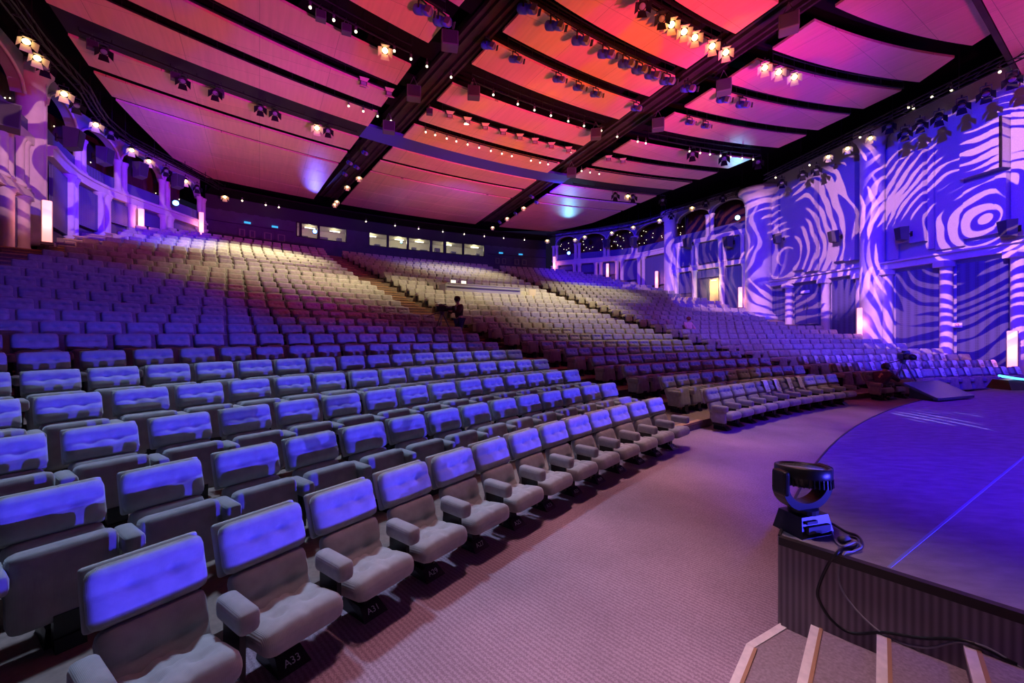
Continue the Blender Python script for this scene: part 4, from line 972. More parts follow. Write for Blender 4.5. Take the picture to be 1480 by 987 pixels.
def _wallspk():
    b = MB(); b.add([(-.24, .1, -.42), (.24, .1, -.42), (.2, .5, -.35), (-.2, .5, -.35), (-.27, .1, .42), (.27, .1, .42), (.24, .58, .38), (-.24, .58, .38)], [(0, 3, 2, 1), (4, 5, 6, 7), (0, 1, 5, 4), (1, 2, 6, 5), (2, 3, 7, 6), (3, 0, 4, 7)]); cab = b.mesh('cabinet', M_SPK)
    b = MB(); b.add([(-.18, .51, -.32), (.18, .51, -.32), (.21, .6, .34), (-.21, .6, .34), (-.18, .5, -.32), (.18, .5, -.32), (.21, .58, .34), (-.21, .58, .34)], [(0, 1, 2, 3), (7, 6, 5, 4), (0, 4, 5, 1), (1, 5, 6, 2), (2, 6, 7, 3), (3, 7, 4, 0)]); gr = b.mesh('grille', M_GRILLE)
    b = MB(); b.tube((0, -.25, 0), (0, .12, 0), .03, None, 8); b.box((0, -.22, 0), (.14, .03, .3)); br = b.mesh('bracket', M_BLACK)
    return [('cabinet', cab, None), ('grille', gr, 'cabinet'), ('bracket', br, None)]
def _flood():
    b = MB(); b.box((0, 0, -.22), (.26, .16, .18)); body = b.mesh('housing', M_BLACK)
    b = MB(); b.add([(-.13, .08, -.31), (.13, .08, -.31), (.2, .2, -.44), (-.2, .2, -.44), (-.13, .085, -.3), (.13, .085, -.3), (.2, .21, -.43), (-.2, .21, -.43)], [(0, 1, 2, 3), (7, 6, 5, 4), (0, 4, 5, 1), (1, 5, 6, 2), (2, 6, 7, 3), (3, 7, 4, 0)])
    fa_ = b.mesh('flap', M_WARMFLAP); b = MB()
    b.add([(-.13, .08, -.13), (.13, .08, -.13), (.2, .24, -.06), (-.2, .24, -.06), (-.13, .09, -.14), (.13, .09, -.14), (.2, .25, -.07), (-.2, .25, -.07)], [(0, 1, 2, 3), (7, 6, 5, 4), (0, 4, 5, 1), (1, 5, 6, 2), (2, 6, 7, 3), (3, 7, 4, 0)]); fl_ = b.mesh('flap', M_WARMFLAP)
    b = MB(); b.box((0, .082, -.22), (.2, .01, .13)); lens = b.mesh('lens', M_LENS)
    b = MB(); b.tube((0, 0, -.13), (0, 0, .1), .02, None, 6); st = b.mesh('stem', M_BLACK)
    return [('housing', body, None), ('lens', lens, 'housing'), ('flap', fa_, 'housing'), ('flap', fl_, 'housing'), ('stem', st, None)]
P_PROF, P_FRES, P_DARK, P_BULB, P_SPK, P_WSPK, P_FLOOD = _prof(), _fres(True), _fres(False), _bulb(), _speaker(), _wallspk(), _flood()
face = lambda p, q: math.atan2(q[1] - p[1], q[0] - p[0]) - PI / 2
STG = (13, 2.5)
# bars in the slots
SLOT = {31.42: 'third', 33.55: 'fourth', 35.7: 'fifth', 38.3: 'wide', 41.08: 'seventh', 43.1: 'eighth', 45.75: 'cross band'}
BARZ = 12.42
for R in SLOT:
    for nm, lo, hi in (('left', ceil_left, b1l), ('middle', b1r, b2l), ('right', b2r, ceil_right)):
        r = R + .05; ta, tb = lo(R) + .5 / R, hi(R) - .3 / R
        if R > 45 and nm == 'middle': continue
        m = MB(); m.path([pol(r, ta + (tb - ta) * i / 24, BARZ) for i in range(25)], .035, 6); m.path([pol(r + .0, ta + (tb - ta) * i / 24, BARZ + .3) for i in range(25)], .025, 6)
        for i in range(0, 25, 2): m.tube(pol(r, ta + (tb - ta) * i / 24, BARZ), pol(r, ta + (tb - ta) * i / 24, 13.1), .014, None, 5)
        tag(m.build('lighting_bar', M_BLACK), 'black lighting bar in the %s %s of the %s ceiling section' % (SLOT[R], 'slot' if R < 45 else 'area', nm), 'lighting bar', 'ceiling lighting bars')
CNT = {}
def hang(name, P, uvs, R, sec, look, cat, group, z=12.35, scale=1.0, target=STG):
    for u, v in uvs:
        p = at_z(u, v, z - .3); Rr, t = to_pol(p.x, p.y)
        if R: p = pol(R + .05, t)
        p.z = z; key = (name, look, sec, R); CNT[key] = CNT.get(key, 0) + 1; i = CNT[key] - 1
        where = ('%s slot' % SLOT[R]) if R in SLOT and R < 45 else ('cross band' if R else 'beam')
        look = look
        place(name, P, p, face(p, target), '%s, %s from left, %s, %s ceiling section' % (look, nth(i), where, sec), cat, group, scale=scale)
hang('profile_spotlight', P_PROF, [(767, 6), (806, 31), (845, 52), (883, 71), (911, 86), (930, 95), (947, 104), (968, 113), (995, 126)], 33.55, 'middle', 'blue-lit profile spotlight', 'spotlight', 'blue-lit profile spotlights')
hang('profile_spotlight', P_PROF, [(711, 61), (751, 81), (815, 109), (842, 123), (866, 133), (928, 151)], 35.7, 'middle', 'blue-lit profile spotlight', 'spotlight', 'blue-lit profile spotlights', scale=.85)
hang('profile_spotlight', P_PROF, [(617, 6), (644, 24)], 35.7, 'left', 'blue-lit profile spotlight', 'spotlight', 'blue-lit profile spotlights')
hang('profile_spotlight', P_PROF, [(1051, 139), (1078, 147)], 33.55, 'right', 'dark blue-lit profile spotlight', 'spotlight', 'blue-lit profile spotlights')
hang('profile_spotlight', P_PROF, [(1003, 174), (1023, 181)], 35.7, 'right', 'dark blue-lit profile spotlight', 'spotlight', 'blue-lit profile spotlights', scale=.8)
hang('fresnel_lamp', P_FRES, [(978, 30), (994, 42), (1010, 50), (1036, 62), (1053, 73)], 31.42, 'middle', 'bright warm barn door lamp', 'lamp', 'warm barn door lamps', target=(3, 4))
hang('fresnel_lamp', P_DARK, [(932, 6), (963, 22)], 31.42, 'middle', 'unlit black barn door lamp', 'lamp', 'unlit barn door lamps', target=(3, 4))
hang('fresnel_lamp', P_FRES, [(1113, 93), (1134, 99), (1155, 107)], 31.42, 'right', 'bright warm barn door lamp', 'lamp', 'warm barn door lamps', target=(3, 4))
hang('fresnel_lamp', P_FRES, [(562, 67)], 38.3, 'left', 'bright warm barn door lamp', 'lamp', 'warm barn door lamps', target=(0, 2))
hang('pendant_bulb', P_BULB, [(662, 106), (692, 120), (722, 133), (757, 147), (782, 155), (806, 163), (830, 172), (854, 178), (879, 185)], 38.3, 'middle', 'small warm bulb', 'bulb', 'small slot bulbs', z=12.4)
hang('pendant_bulb', P_BULB, [(445, 20), (478, 39), (511, 54), (579, 68), (604, 79), (627, 90)], 38.3, 'left', 'small warm bulb', 'bulb', 'small slot bulbs', z=12.4)
hang('pendant_bulb', P_BULB, [(905, 192), (935, 199), (946, 202), (987, 227), (1001, 230), (1015, 232), (1030, 234), (1044, 236), (1060, 238), (1075, 240)], 38.3, 'right', 'small warm bulb', 'bulb', 'small slot bulbs', z=12.3)
hang('floodlight', P_FLOOD, [(657, 165), (681, 175), (706, 184), (732, 192), (756, 199), (778, 205), (802, 211), (827, 217)], 41.08, 'middle', 'small flood lamp with lit flaps', 'lamp', 'slot flood lamps', z=12.45, target=(2, 3))
hang('floodlight', P_FLOOD, [(532, 117), (569, 132)], 41.08, 'left', 'small flood lamp with lit flaps', 'lamp', 'slot flood lamps', z=12.45, target=(2, 3))
hang('floodlight', P_FLOOD, [(884, 230), (906, 233)], 41.08, 'right', 'small flood lamp with lit flaps', 'lamp', 'slot flood lamps', z=12.45, target=(2, 3))
hang('pendant_bulb', P_BULB, [(622, 188), (636, 192), (653, 197), (667, 201), (683, 206), (699, 211), (717, 215), (733, 219), (747, 223), (774, 230), (787, 233), (798, 236)], 43.1, 'middle', 'small warm bulb', 'bulb', 'small slot bulbs', z=12.4)
hang('pendant_bulb', P_BULB, [(511, 149), (532, 157), (553, 164), (572, 171)], 43.1, 'left', 'small warm bulb', 'bulb', 'small slot bulbs', z=12.4)
hang('pendant_bulb', P_BULB, [(849, 244), (860, 247), (872, 250)], 43.1, 'right', 'small warm bulb', 'bulb', 'small slot bulbs', z=12.4)
hang('fresnel_lamp', P_DARK, [(988, 228), (1034, 234), (1081, 240)], 38.3, 'right', 'unlit black barn door lamp', 'lamp', 'unlit barn door lamps', target=(3, 4), scale=1.2)
hang('fresnel_lamp', P_DARK, [(884, 284), (909, 287), (946, 294)], 45.75, 'right', 'unlit black barn door lamp', 'lamp', 'unlit barn door lamps', target=(3, 4), scale=1.2)
hang('fresnel_lamp', P_FRES, [(897, 289)], 45.75, 'right', 'bright warm barn door lamp', 'lamp', 'warm barn door lamps', target=(0, 4))
hang('fresnel_lamp', P_FRES, [(455, 187)], 45.75, 'left', 'bright warm barn door lamp', 'lamp', 'warm barn door lamps', target=(0, 1), scale=1.1)
hang('fresnel_lamp', P_DARK, [(150, 74), (264, 117), (312, 132), (372, 162), (398, 163), (470, 193)], 45.75, 'left', 'unlit black barn door lamp', 'lamp', 'unlit barn door lamps', target=(0, 1))
hang('hanging_speaker', P_SPK, [(136, 62), (250, 119), (318, 136)], 45.75, 'left', 'small black box speaker', 'speaker', 'hanging speakers', scale=.55, target=(0, 1))
hang('hanging_speaker', P_SPK, [(650, 53), (598, 130), (562, 180)], None, 'left', 'grey box speaker hung by wires', 'speaker', 'hanging speakers', target=(1, 0))
hang('hanging_speaker', P_SPK, [(1140, 28), (1046, 121), (951, 176), (826, 246)], None, 'right', 'grey box speaker hung by wires', 'speaker', 'hanging speakers', target=(1, 0))
hang('hanging_speaker', P_SPK, [(681, 134), (857, 194)], 38.3, 'middle', 'grey box speaker', 'speaker', 'hanging speakers', target=(1, 0), scale=.9)
hang('hanging_speaker', P_SPK, [(495, 52), (462, 28)], 38.3, 'left', 'small blue-lit box speaker', 'speaker', 'hanging speakers', target=(1, 0), scale=.55)
hang('hanging_speaker', P_SPK, [(631, 155)], 41.08, 'middle', 'small dark box speaker', 'speaker', 'hanging speakers', target=(1, 0), scale=.5)
# lamps along the rear parts of the two beams
for nm, ll, lit in (('left', [(519, 258), (502, 271), (487, 292), (484, 296)], 1), ('right', [(757, 301), (733, 316), (712, 329)], 1)):
    for i, (u, v) in enumerate(ll):
        p = at_z(u, v, 12.1); p.z = 12.4; place('fresnel_lamp', P_FRES, p, face(p, (0, 0)), 'bright warm lamp, %s from front under the rear %s beam' % (nth(i), nm), 'lamp', 'warm barn door lamps', scale=.8)
for nm, ll in (('left', [(505, 240), (515, 246), (498, 256), (527, 226)]), ('right', [(775, 296), (745, 312), (768, 288), (722, 324)])):
    for i, (u, v) in enumerate(ll):
        p = at_z(u, v, 12.0); p.z = 12.45; place('profile_spotlight', P_PROF, p, face(p, STG), 'dark profile spotlight, %s under the rear %s beam' % (nth(i), nm), 'spotlight', 'rear beam spotlights', scale=.75)
# small bulbs of the rear fascia
for i, u in enumerate((350, 384, 403, 529, 571, 605, 640, 671, 700, 728, 758)):
    t, Y = back_pt(u, 60.6); p = pol(60.6, t, 12.05); place('pendant_bulb', P_BULB, p, 0, 'tiny warm bulb on the rear soffit, %s from left' % nth(i), 'bulb', 'rear soffit bulbs', scale=1.3)

# wall trusses with lamps
def truss(path, dz, name, label):
    m = MB(); P = [Vector((*p, 0)) for p in path]
    for oy, oz in ((0, 0), (.3, 0), (0, .3), (.3, .3)):
        pts = []
        for i, p in enumerate(P):
            d = (P[min(i + 1, len(P) - 1)] - P[max(i - 1, 0)]).normalized(); q = p + inward(p, d) * oy; pts.append((q.x, q.y, dz + oz))
        m.path(pts, .03, 6)
    for i in range(len(P) - 1):
        L_ = (P[i + 1] - P[i]).length; nn = max(1, int(L_ / .6)); d = (P[i + 1] - P[i]).normalized(); n_ = inward(P[i], d)
        for j in range(nn):
            a = P[i].lerp(P[i + 1], j / nn); b = P[i].lerp(P[i + 1], (j + 1) / nn)
            m.tube((a.x, a.y, dz), (b.x, b.y, dz + .3), .014, None, 4); q = a + n_ * .3; r_ = b + n_ * .3; m.tube((q.x, q.y, dz + .3), (r_.x, r_.y, dz), .014, None, 4); m.tube((a.x, a.y, dz), (q.x, q.y, dz), .012, None, 4)
    for i in range(len(P)):
        m.tube((P[i].x, P[i].y, dz), (P[i].x, P[i].y, 13.5), .02, None, 5)
    return tag(m.build(name, M_BLACK), label, 'truss')
def offset(path, d_):
    P = [Vector((*p, 0)) for p in path]; out = []
    for i, p in enumerate(P):
        d = (P[min(i + 1, len(P) - 1)] - P[max(i - 1, 0)]).normalized(); out.append(tuple((p + inward(p, d) * d_).xy))
    return out
TR1 = offset([(r1x(y), y) for y in (14.5, 17, 19.5, 22, 24.5, 27)], 1.5); truss(TR1, 11.75, 'lighting_truss', 'dark lighting truss along the top of the patterned right wall')
TR2 = offset(PATH_R2 + PATH_R3, 1.0); truss(TR2, 11.85, 'lighting_truss', 'dark lighting truss above the right arcade arches')
TL = offset([tuple(al(40, -19.2).xy), tuple(al(43, -19.2).xy)] + PATH_L3, 1.0); truss(TL, 11.85, 'lighting_truss', 'dark lighting truss above the left arcade arches')
def on_truss(path, lst, P, name, look, group, sc=1.0, dz=11.75, side='right'):
    for i, (u, v) in enumerate(lst):
        try: p, d = on_path(path, u)
        except ValueError: continue
        p.z = min(12.2, max(10.6, zof(v, p.y) + .25 * sc)); place(name, P, p, face(p, (3, 3)), '%s, %s on the %s wall truss from %s' % (look, nth(i), side, 'the stage' if side != 'left' else 'the left'), 'lamp', group, scale=sc)
on_truss(TR1, [(1258, 198), (1225, 213), (1197, 225)], P_FRES, 'fresnel_lamp', 'bright warm lamp', 'warm wall lamps', .85, side='near right')
on_truss(TR2, [(1000, 299), (953, 317), (915, 327), (884, 335), (845, 341), (831, 345)], P_FRES, 'fresnel_lamp', 'bright warm lamp', 'warm wall lamps', .85, 11.85, 'far right')
on_truss(TL, [(37, 57), (53, 81), (92, 133), (138, 178), (190, 215), (215, 231), (268, 260)], P_FRES, 'fresnel_lamp', 'bright warm lamp', 'warm wall lamps', 1.0, 11.85, 'left')
on_truss(TR1, [(1463, 112), (1425, 133), (1390, 150), (1357, 168), (1330, 178), (1308, 190), (1285, 180), (1180, 243), (1160, 250), (1130, 262)], P_DARK, 'fresnel_lamp', 'unlit black barn door lamp', 'unlit wall lamps', 1.05, side='near right')
on_truss(TR1, [(1445, 106), (1375, 132), (1347, 142), (1320, 158), (1313, 155), (1243, 200), (1170, 240), (1121, 258)], P_BULB, 'pendant_bulb', 'tiny warm bulb', 'truss bulbs', 1.0, side='near right')
on_truss(TR2, [(1068, 265), (1045, 275), (1020, 285), (970, 310)], P_DARK, 'fresnel_lamp', 'unlit black barn door lamp', 'unlit wall lamps', 1.0, side='far right')
on_truss(TL, [(65, 95), (110, 150), (160, 190), (240, 245), (285, 270)], P_DARK, 'fresnel_lamp', 'unlit black barn door lamp', 'unlit wall lamps', 1.0, side='left')
for u, v, lab in ((325, 284, 'bright warm lamp high beside the left end of the rear wall'), (791, 347, 'bright warm lamp high beside the right end of the rear wall')):
    t, Y = back_pt(u, 60.2); p = pol(60.2, t, zof(v, Y) + .3); place('fresnel_lamp', P_FRES, p, face(p, (0, 0)), lab, 'lamp', 'warm wall lamps')
    m = MB(); m.tube((p.x, p.y, p.z), (p.x, p.y, 12.6), .03, None, 6); tag(m.build('drop_pipe', M_BLACK), 'thin drop pipe holding a warm lamp near the %s rear corner' % ('left' if u < 700 else 'right'), 'pipe')
# coloured led lamps
def led(loc, col, lab, r=.16, up=None, colr=(.2, .6, 1), pw=700, deg=26):
    if up: spot('led_beam', Vector(loc) + (Vector(up) - Vector(loc)).normalized() * .35, up, pw, colr, deg, .8, .08)
    e_ = empty('led_lamp', loc, face(loc, (0, 0))); tag(e_, lab, 'lamp')
    m = MB(); m.tube((0, -.12, 0), (0, .1, 0), r * 1.15, r * 1.25, 14); m.build('housing', M_BLACK, e_, True); m = MB(); m.tube((0, .1, 0), (0, .115, 0), r, None, 14); m.build('lens', col, e_)
p, d = on_path(offset(PATH_R2, .8), 1066); led(Vector((p.x, p.y, zof(315, p.y))), M_CYANLED, 'bright cyan lamp beside the round bay column on the right', up=(13.7, 25.6, ZC))
p, d = on_path(offset(PATH_R3, .5), 822); led(Vector((p.x, p.y, zof(366, p.y))), M_BLUELED, 'bright blue lamp on the far right arcade', up=(4.7, 35.0, ZC), pw=900)
p, d = on_path(offset(PATH_L3, .5), 254); led(Vector((p.x, p.y, zof(294, p.y))), M_BLUELED, 'blue lamp in the last arch of the left arcade')
t, Y = back_pt(455, 60.9); led(pol(60.9, t, zof(335, Y)), M_BLUELED, 'bright blue lamp in front of the left booth window', up=(-13.6, 29.5, ZC), colr=(.12, .12, 1), pw=1300)
t, Y = back_pt(580, 60.9); led(pol(60.9, t, zof(350, Y)), M_CYANLED, 'small cyan lamp in front of the middle booth window', .1)
# pink light columns standing along the walls
def bar(path, u, v0_, v1_, lab):
    p, d = on_path(path, u); z0, z1 = zof(v1_, p.y), zof(v0_, p.y); z0 = min(z0, floorz(p) + .3)
    e_ = empty('light_column', (p.x, p.y, z0), face(p, (0, 0))); tag(e_, lab, 'light column', 'pink light columns')
    m = MB(); m.rbox((0, 0, (z1 - z0) / 2), (.26, .2, z1 - z0), .04, (1, 1, 3)); m.build('tube', M_TUBE, e_, True)
    m = MB(); m.box((0, -.02, .04), (.34, .28, .1)); m.box((0, -.12, (z1 - z0) / 2), (.3, .05, z1 - z0)); m.box((0, 0, -.15), (.1, .1, .35)); m.build('stand', M_SPK, e_)
    l = bpy.data.lights.new('column_glow', 'POINT'); l.energy = 20; l.color = (1, .25, .30); l.shadow_soft_size = .2
    o = bpy.data.objects.new('column_glow', l); COL.objects.link(o); o.parent = e_; o.location = (0, .35, (z1 - z0) * .5)
bar(offset(PATH_L3, .5), 68, 290, 340, 'pink glowing light column beside the giant left column')
bar(offset(PATH_L3, .45), 204, 302, 340, 'pink glowing light column in the middle of the left arcade')
bar(offset(PATH_L3, .4), 291, 307, 336, 'pink glowing light column at the rear end of the left arcade')
bar(offset(PATH_R3, .4), 801, 371, 387, 'pink glowing light column at the rear end of the right arcade')
bar(offset(PATH_R3, .45), 878, 381, 402, 'pink glowing light column in the middle of the right arcade')
bar(offset(PATH_R3, .5), 949, 392, 418, 'pink glowing light column beside the giant right column')
bar(offset(PATH_R2, .6), 1070, 415, 446, 'pink glowing light column beside the round bay column')
bar(offset(PATH_R1, .75), 1243, 445, 486, 'pink glowing light column before the broad pilaster of the right wall')
bar(offset(PATH_R1, .9), 1463, 478, 530, 'largest pink light column, at the right picture edge')
# speakers on the walls
def wspk(path, lst, lab, sc=1.0):
    for i, (u, v) in enumerate(lst):
        p, d = on_path(path, u); p += inward(p, d) * .25; p.z = zof(v, p.y); place('wall_speaker', P_WSPK, p, face(p, p + inward(p, d)) - .25, lab % nth(i), 'speaker', 'wall speakers', scale=sc)
wspk(offset(PATH_R1, .3), [(1474, 330), (1318, 338), (1217, 342), (1134, 345)], 'black wall speaker on the patterned right wall, %s from the stage', .78)
wspk(offset(PATH_R2, .2), [(1060, 350), (1001, 352)], 'black speaker on the right gallery front, %s from the stage')
wspk(offset(PATH_R3, .3), [(921, 350), (880, 353)], 'black speaker in the right arcade, %s from the stage')
wspk(offset(PATH_L3, .3), [(79, 200), (132, 226), (190, 247), (246, 263)], 'black speaker hanging in the left arcade arches, %s from the stage')
p, d = on_path(offset(PATH_L2, .2), 12); p.z = zof(174, p.y); place('wall_speaker', P_WSPK, p, face(p, (2, 0)), 'large black speaker at the left picture edge before the giant column', 'speaker', 'wall speakers', scale=1.1)
# small notice on the right wall
p, d = R1(1387); n_ = inward(p, d); e_ = empty('wall_notice', (p.x + n_.x * .12, p.y + n_.y * .12, zof(470, p.y)), math.atan2(n_.y, n_.x) - PI / 2)
tag(e_, 'small white no smoking notice on the perforated right wall panel', 'notice')
m = MB(); m.box((0, 0, 0), (.34, .02, .2)); m.build('board', M_PAPER, e_)
m = MB(); m.lathe((0, .012, 0), [(.075, 0), (.075, .006)], 20, (0, 1, 0)); rg = m.build('ring', mat('sign_red', (.55, .03, .05), .5), e_)
m = MB(); m.lathe((0, .019, 0), [(.055, 0), (.055, .003)], 20, (0, 1, 0)); m.build('disc', M_PAPER, e_)
m = MB(); m.box((0, .024, 0), (.12, .004, .016), Matrix.Rotation(.78, 3, 'Y')); m.build('slash', MATS['sign_red'], e_); m = MB(); m.box((0, .0235, -.005), (.07, .003, .012)); m.build('cigarette', M_INK, e_)

# ================================================================== mixing desk in the middle block
kz = ZT[15]; Rd = R0 + 15 * DR
ta, tb = DESK_T[0] + .004, DESK_T[1] - .004
dk = empty('mixing_desk', pol(Rd, (ta + tb) / 2, kz)); tag(dk, 'long pale mixing desk set among the seats of the middle block', 'desk')
def loc_arc(ra, rb, a, b, z0, z1, n=10):
    m = MB(); m.M = Matrix.Translation(-dk.location); m.arc(ra, rb, a, b, z0, z1, n); return m
loc_arc(Rd - .55, Rd - .49, ta, tb, kz, kz + .92).build('front_board', mat('desk_board', (.42, .40, .48), .6), dk)
loc_arc(Rd - .58, Rd + .35, ta, tb, kz + .74, kz + .78).build('desk_top', M_SPK, dk)
loc_arc(Rd - .57, Rd - .45, ta, tb, kz + .92, kz + .96).build('rim', M_PIPE, dk)
for a in (ta, tb): loc_arc(Rd - .5, Rd + .35, a - .0008, a + .0008, kz, kz + .9, 1).build('end_panel', mat('desk_board', (.42, .40, .48), .6), dk)
loc_arc(Rd - .3, Rd + .1, ta + .03, ta + .075, kz + .78, kz + .9).build('console', M_BLACK, dk)
for i, u in enumerate((655, 670)):
    t, Y = back_pt(u, Rd + .25); p = pol(Rd + .25, t, kz + .78); e_ = empty('screen', p, PI - t); tag(e_, 'small lit screen on the mixing desk, %s one' % ('left' if i == 0 else 'right'), 'screen', 'desk screens')
    m = MB(); m.box((0, 0, .32), (.36, .03, .3)); m.box((0, 0, .08), (.05, .04, .18)); m.build('case', M_BLACK, e_); m = MB(); m.box((0, .017, .32), (.32, .006, .26)); m.build('display', M_SCREEN, e_)
t, Y = back_pt(769, Rd - .5); p = pol(Rd - .52, t, kz); m = MB(); m.box((p.x, p.y, kz + .62), (.5, .04, .55), Matrix.Rotation(-t, 3, 'Z')); tag(m.build('cream_board', mat('cream', (.78, .68, .45), .7)), 'cream board leaning at the right end of the mixing desk', 'board')

# ================================================================== people and cameras
def skin(name, pts, edges, m_, parent, sub=1):
    me = bpy.data.meshes.new(name); keys = list(pts); ix = {k: i for i, k in enumerate(keys)}
    me.from_pydata([pts[k][0] for k in keys], [(ix[a], ix[b]) for a, b in edges], []); me.materials.append(m_)
    o = bpy.data.objects.new(name, me); COL.objects.link(o); o.parent = parent
    o.modifiers.new('skin', 'SKIN'); sv = me.skin_vertices[0].data
    for k in keys: sv[ix[k]].radius = (pts[k][1],) * 2; sv[ix[k]].use_root = False
    sv[0].use_root = True
    s = o.modifiers.new('sub', 'SUBSURF'); s.levels = s.render_levels = sub
    return o
def lim(a, b, f): return tuple(Vector(a).lerp(Vector(b), f))
def person(name, loc, rz, J, label, mt, mb, hair=M_HAIR):
    r = empty(name, loc, rz); tag(r, label, 'person')
    B = {'pelvis': (J['pelvis'], .13), 'waist': (lim(J['pelvis'], J['chest'], .5), .12), 'chest': (J['chest'], .145), 'neckbase': (J['neck'], .07), 'neck': (lim(J['neck'], J['head'], .35), .052), 'jaw': (lim(J['neck'], J['head'], .72), .072), 'head': (J['head'], .095), 'crown': (tuple(Vector(J['head']) + (Vector(J['head']) - Vector(J['neck'])).normalized() * .075), .075)}
    E_ = [('pelvis', 'waist'), ('waist', 'chest'), ('chest', 'neckbase'), ('neckbase', 'neck'), ('neck', 'jaw'), ('jaw', 'head'), ('head', 'crown')]
    T = {'pelvis': (J['pelvis'], .15), 'waist': (B['waist'][0], .145), 'chest': (J['chest'], .165), 'collar': (lim(J['chest'], J['neck'], .8), .10)}; TE = [('pelvis', 'waist'), ('waist', 'chest'), ('chest', 'collar')]
    G = {'pelvis': (J['pelvis'], .15)}; GE = []
    for s in ('l', 'r'):
        sh, el, wr, hp, kn, an = (J[s + q] for q in ('sh', 'el', 'wr', 'hip', 'kn', 'an'))
        fw = (Vector(wr) - Vector(el)).normalized(); hd_ = tuple(Vector(wr) + fw * .07)
        B.update({s + 'sh': (sh, .07), s + 'el': (el, .045), s + 'wr': (wr, .03), s + 'palm': (hd_, .034), s + 'hip': (hp, .095), s + 'kn': (kn, .062), s + 'an': (an, .042), s + 'toe': (J[s + 'toe'], .035)})
        E_ += [('chest', s + 'sh'), (s + 'sh', s + 'el'), (s + 'el', s + 'wr'), (s + 'wr', s + 'palm'), ('pelvis', s + 'hip'), (s + 'hip', s + 'kn'), (s + 'kn', s + 'an'), (s + 'an', s + 'toe')]
        sidev = fw.cross(Vector((0, 0, 1))).normalized(); dn = Vector((0, 0, -.02))
        for f_, (o_, L_) in enumerate(((-.032, .07), (-.011, .085), (.011, .08), (.030, .062))):
            a = tuple(Vector(hd_) + sidev * o_ + fw * .03); b = tuple(Vector(a) + fw * L_ * .6); c = tuple(Vector(b) + fw * L_ * .35 + dn)
            B.update({s + 'f%da' % f_: (a, .0095), s + 'f%db' % f_: (b, .009), s + 'f%dc' % f_: (c, .008)}); E_ += [(s + 'palm', s + 'f%da' % f_), (s + 'f%da' % f_, s + 'f%db' % f_), (s + 'f%db' % f_, s + 'f%dc' % f_)]
        a = tuple(Vector(wr) + fw * .045 + sidev * (-.045)); b = tuple(Vector(a) + fw * .04 - sidev * .012 + dn); B.update({s + 'ta': (a, .011), s + 'tb': (b, .009)}); E_ += [(s + 'palm', s + 'ta'), (s + 'ta', s + 'tb')]
        T.update({s + 'sh': (sh, .09), s + 'el': (el, .062), s + 'cuff': (lim(el, wr, .92), .046)}); TE += [('chest', s + 'sh'), (s + 'sh', s + 'el'), (s + 'el', s + 'cuff')]
        G.update({s + 'hip': (hp, .112), s + 'kn': (kn, .078), s + 'an': (lim(kn, an, .95), .06)}); GE += [('pelvis', s + 'hip'), (s + 'hip', s + 'kn'), (s + 'kn', s + 'an')]
    skin('body', B, E_, M_SKIN, r); skin('jacket', T, TE, mt, r); skin('trousers', G, GE, mb, r)
    h = Vector(J['head']); f = Vector(J.get('face', (0, 1, 0))).normalized(); up = (h - Vector(J['neck'])).normalized(); sd_ = f.cross(up).normalized()
    m = MB(); m.sphere(h + up * .045 - f * .018, .112, 14, 10, (1, 1.05, 1)); m.build('hair', hair, r, True)
    fc = empty('face', (0, 0, 0), 0, r)
    m = MB()
    for s in (-1, 1): m.sphere(h + f * .088 + sd_ * .034 * s + up * .012, .012, 8, 6)
    m.build('eyes', M_INK, fc, True); m = MB(); m.lathe(h + f * .085 - up * .028, [(.018, 0), (.008, .03)], 8, tuple(f)); m.build('nose', M_SKIN, fc, True)
    m = MB(); m.box(h + f * .085 - up * .06, (.04, .012, .008)); m.build('mouth', mat('lip', (.4, .15, .13), .5), fc)
    m = MB()
    for s in (-1, 1): m.sphere(h + sd_ * .1 * s - f * .01, .028, 8, 6, (.4, .8, 1.1))
    m.build('ears', M_SKIN, fc, True)
    m = MB()
    for s in ('l', 'r'):
        a, b = Vector(J[s + 'an']), Vector(J[s + 'toe']); m.rbox((a + b) / 2 - Vector((0, 0, .0)), (.1, .26, .09), .04, (1, 2, 1))
    m.build('shoes', M_BLACK, r, True)
    return r
def camrig(name, loc, rz, h, label, lean=0.0):
    r = empty(name, loc, rz); tag(r, label, 'camera')
    m = MB(); m.rbox((0, .02, h + .14), (.16, .42, .2), .03, (1, 2, 1)); bd = m.build('camera_body', M_BLACK, r); m = MB(); m.lathe((0, .22, h + .14), [(.06, 0), (.075, .05), (.075, .26), (.09, .28), (.09, .36)], 16, (0, 1, 0)); m.build('lens', M_BLACK, bd, True)
    m = MB(); m.box((-.12, -.12, h + .26), (.14, .16, .1)); m.tube((0, -.1, h + .24), (0, .2, h + .30), .016, None, 8); m.build('viewfinder', M_SPK, bd)
    m = MB(); m.tube((0, 0, h - .1), (0, 0, h + .05), .06, .09, 12); m.tube((.05, -.1, h), (.16, -.55, h - .12), .013, None, 8); m.build('pan_head', M_SPK, r)
    for i in range(3):
        a = 2 * PI * i / 3 + .5; m = MB(); m.tube((.06 * cos(a), .06 * sin(a), h - .08), (.30 * cos(a), .30 * sin(a), h * .45), .024, None, 8); m.tube((.30 * cos(a), .30 * sin(a), h * .45), (.48 * cos(a), .48 * sin(a), .02), .017, None, 8); lg = m.build('leg', M_STEEL, r)
        m = MB(); m.sphere((.48 * cos(a), .48 * sin(a), .02), .03, 8, 6); m.build('foot', M_BLACK, lg)
    return r
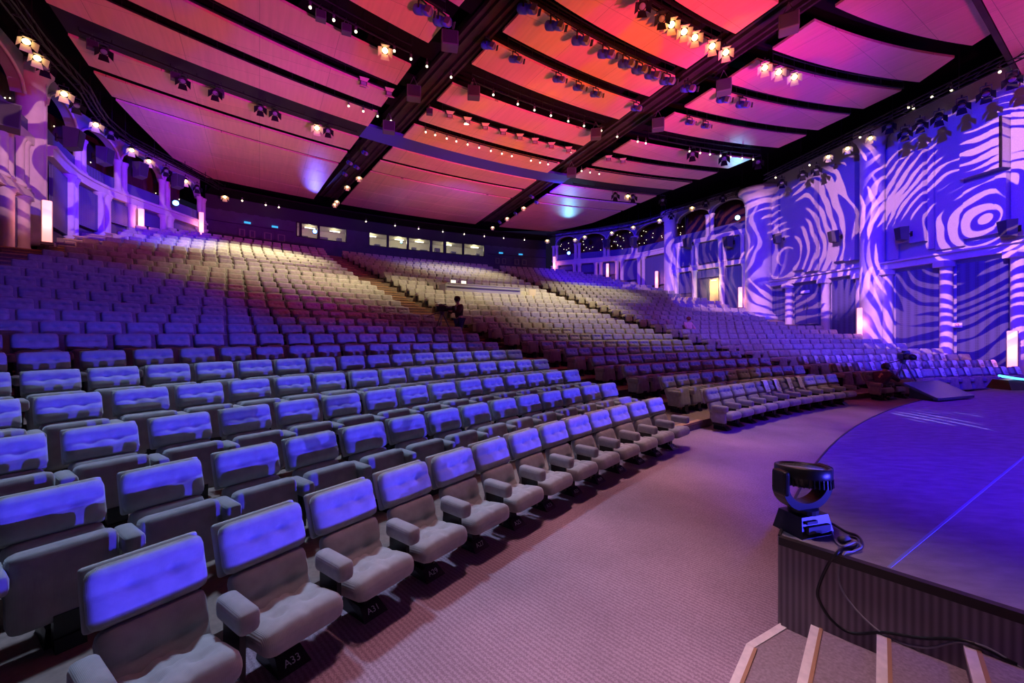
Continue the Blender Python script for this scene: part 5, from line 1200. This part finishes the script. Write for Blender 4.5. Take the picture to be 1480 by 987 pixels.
STAND = dict(pelvis=(0, 0, .86), chest=(0, .03, 1.20), neck=(0, .05, 1.40), head=(0, .09, 1.55), lsh=(-.19, .03, 1.32), lel=(-.27, .18, 1.10), lwr=(-.12, .40, 1.14), rsh=(.19, .03, 1.32), rel=(.26, .2, 1.1), rwr=(.10, .42, 1.2),
             lhip=(-.1, 0, .80), lkn=(-.11, .03, .44), lan=(-.12, -.03, .08), ltoe=(-.13, .14, .04), rhip=(.1, 0, .80), rkn=(.12, .04, .44), ran=(.13, -.02, .08), rtoe=(.14, .15, .04))
pc = pol(R0 + 8 * DR - .12, -.6905, ZT[8]); qc = pol(R0 + 8 * DR - .1, -.7095, ZT[8])
vd = Vector((-.92, .1, 0))
person('person', pc, face(pc, qc + Vector((0, 0, 0))), STAND, 'person in dark brown jacket and jeans standing at a video camera among the seats', M_JACKET, M_JEANS)
camrig('video_camera', qc, face(qc, STG) + .1, 1.08, 'black video camera on a tripod beside the standing operator in the aisle')
# right camera with a crouching operator
qr = at_z(1305, 574, 0.0); camrig('video_camera', qr, face(qr, (8, 2)), 1.12, 'black video camera on a tall tripod before the front row of the right block')
CROUCH = dict(pelvis=(0, -.05, .34), chest=(0, .12, .66), neck=(0, .22, .82), head=(0, .30, .94), lsh=(-.19, .15, .76), lel=(-.27, .36, .56), lwr=(-.14, .58, .55), rsh=(.19, .15, .76), rel=(.27, .38, .58), rwr=(.13, .6, .6),
              lhip=(-.1, -.02, .33), lkn=(-.17, .36, .46), lan=(-.16, .12, .08), ltoe=(-.17, .3, .04), rhip=(.1, -.02, .33), rkn=(.17, .38, .40), ran=(.15, .08, .08), rtoe=(.17, .27, .04), face=(0, 1, -.1))
pr = at_z(1280, 579, 0.0); pr = pr + Vector((-.05, .12, 0)); person('person', pr, face(pr, qr), CROUCH, 'person in dark jacket crouching beside the tripod before the right block', mat('plum_jacket', (.10, .05, .10), .8), M_JACKET)
SIT = dict(pelvis=(0, .05, .42), chest=(0, -.04, .76), neck=(0, -.04, .95), head=(0, .0, 1.08), lsh=(-.19, -.02, .87), lel=(-.25, .12, .62), lwr=(-.12, .34, .56), rsh=(.19, -.02, .87), rel=(.25, .12, .62), rwr=(.12, .34, .58),
           lhip=(-.1, .08, .42), lkn=(-.12, .48, .44), lan=(-.12, .46, .08), ltoe=(-.12, .62, .04), rhip=(.1, .08, .42), rkn=(.12, .48, .44), ran=(.12, .46, .08), rtoe=(.12, .62, .04))
t, Y = back_pt(995, R0 + 8 * DR + .05); p = pol(R0 + 8 * DR + .02, t, ZT[8]); person('person', p, PI - t, SIT, 'person in a pale pink top seated alone among the right block seats', mat('pink_top', (.75, .42, .40), .8), M_JEANS, mat('reddish_hair', (.25, .07, .04), .7))
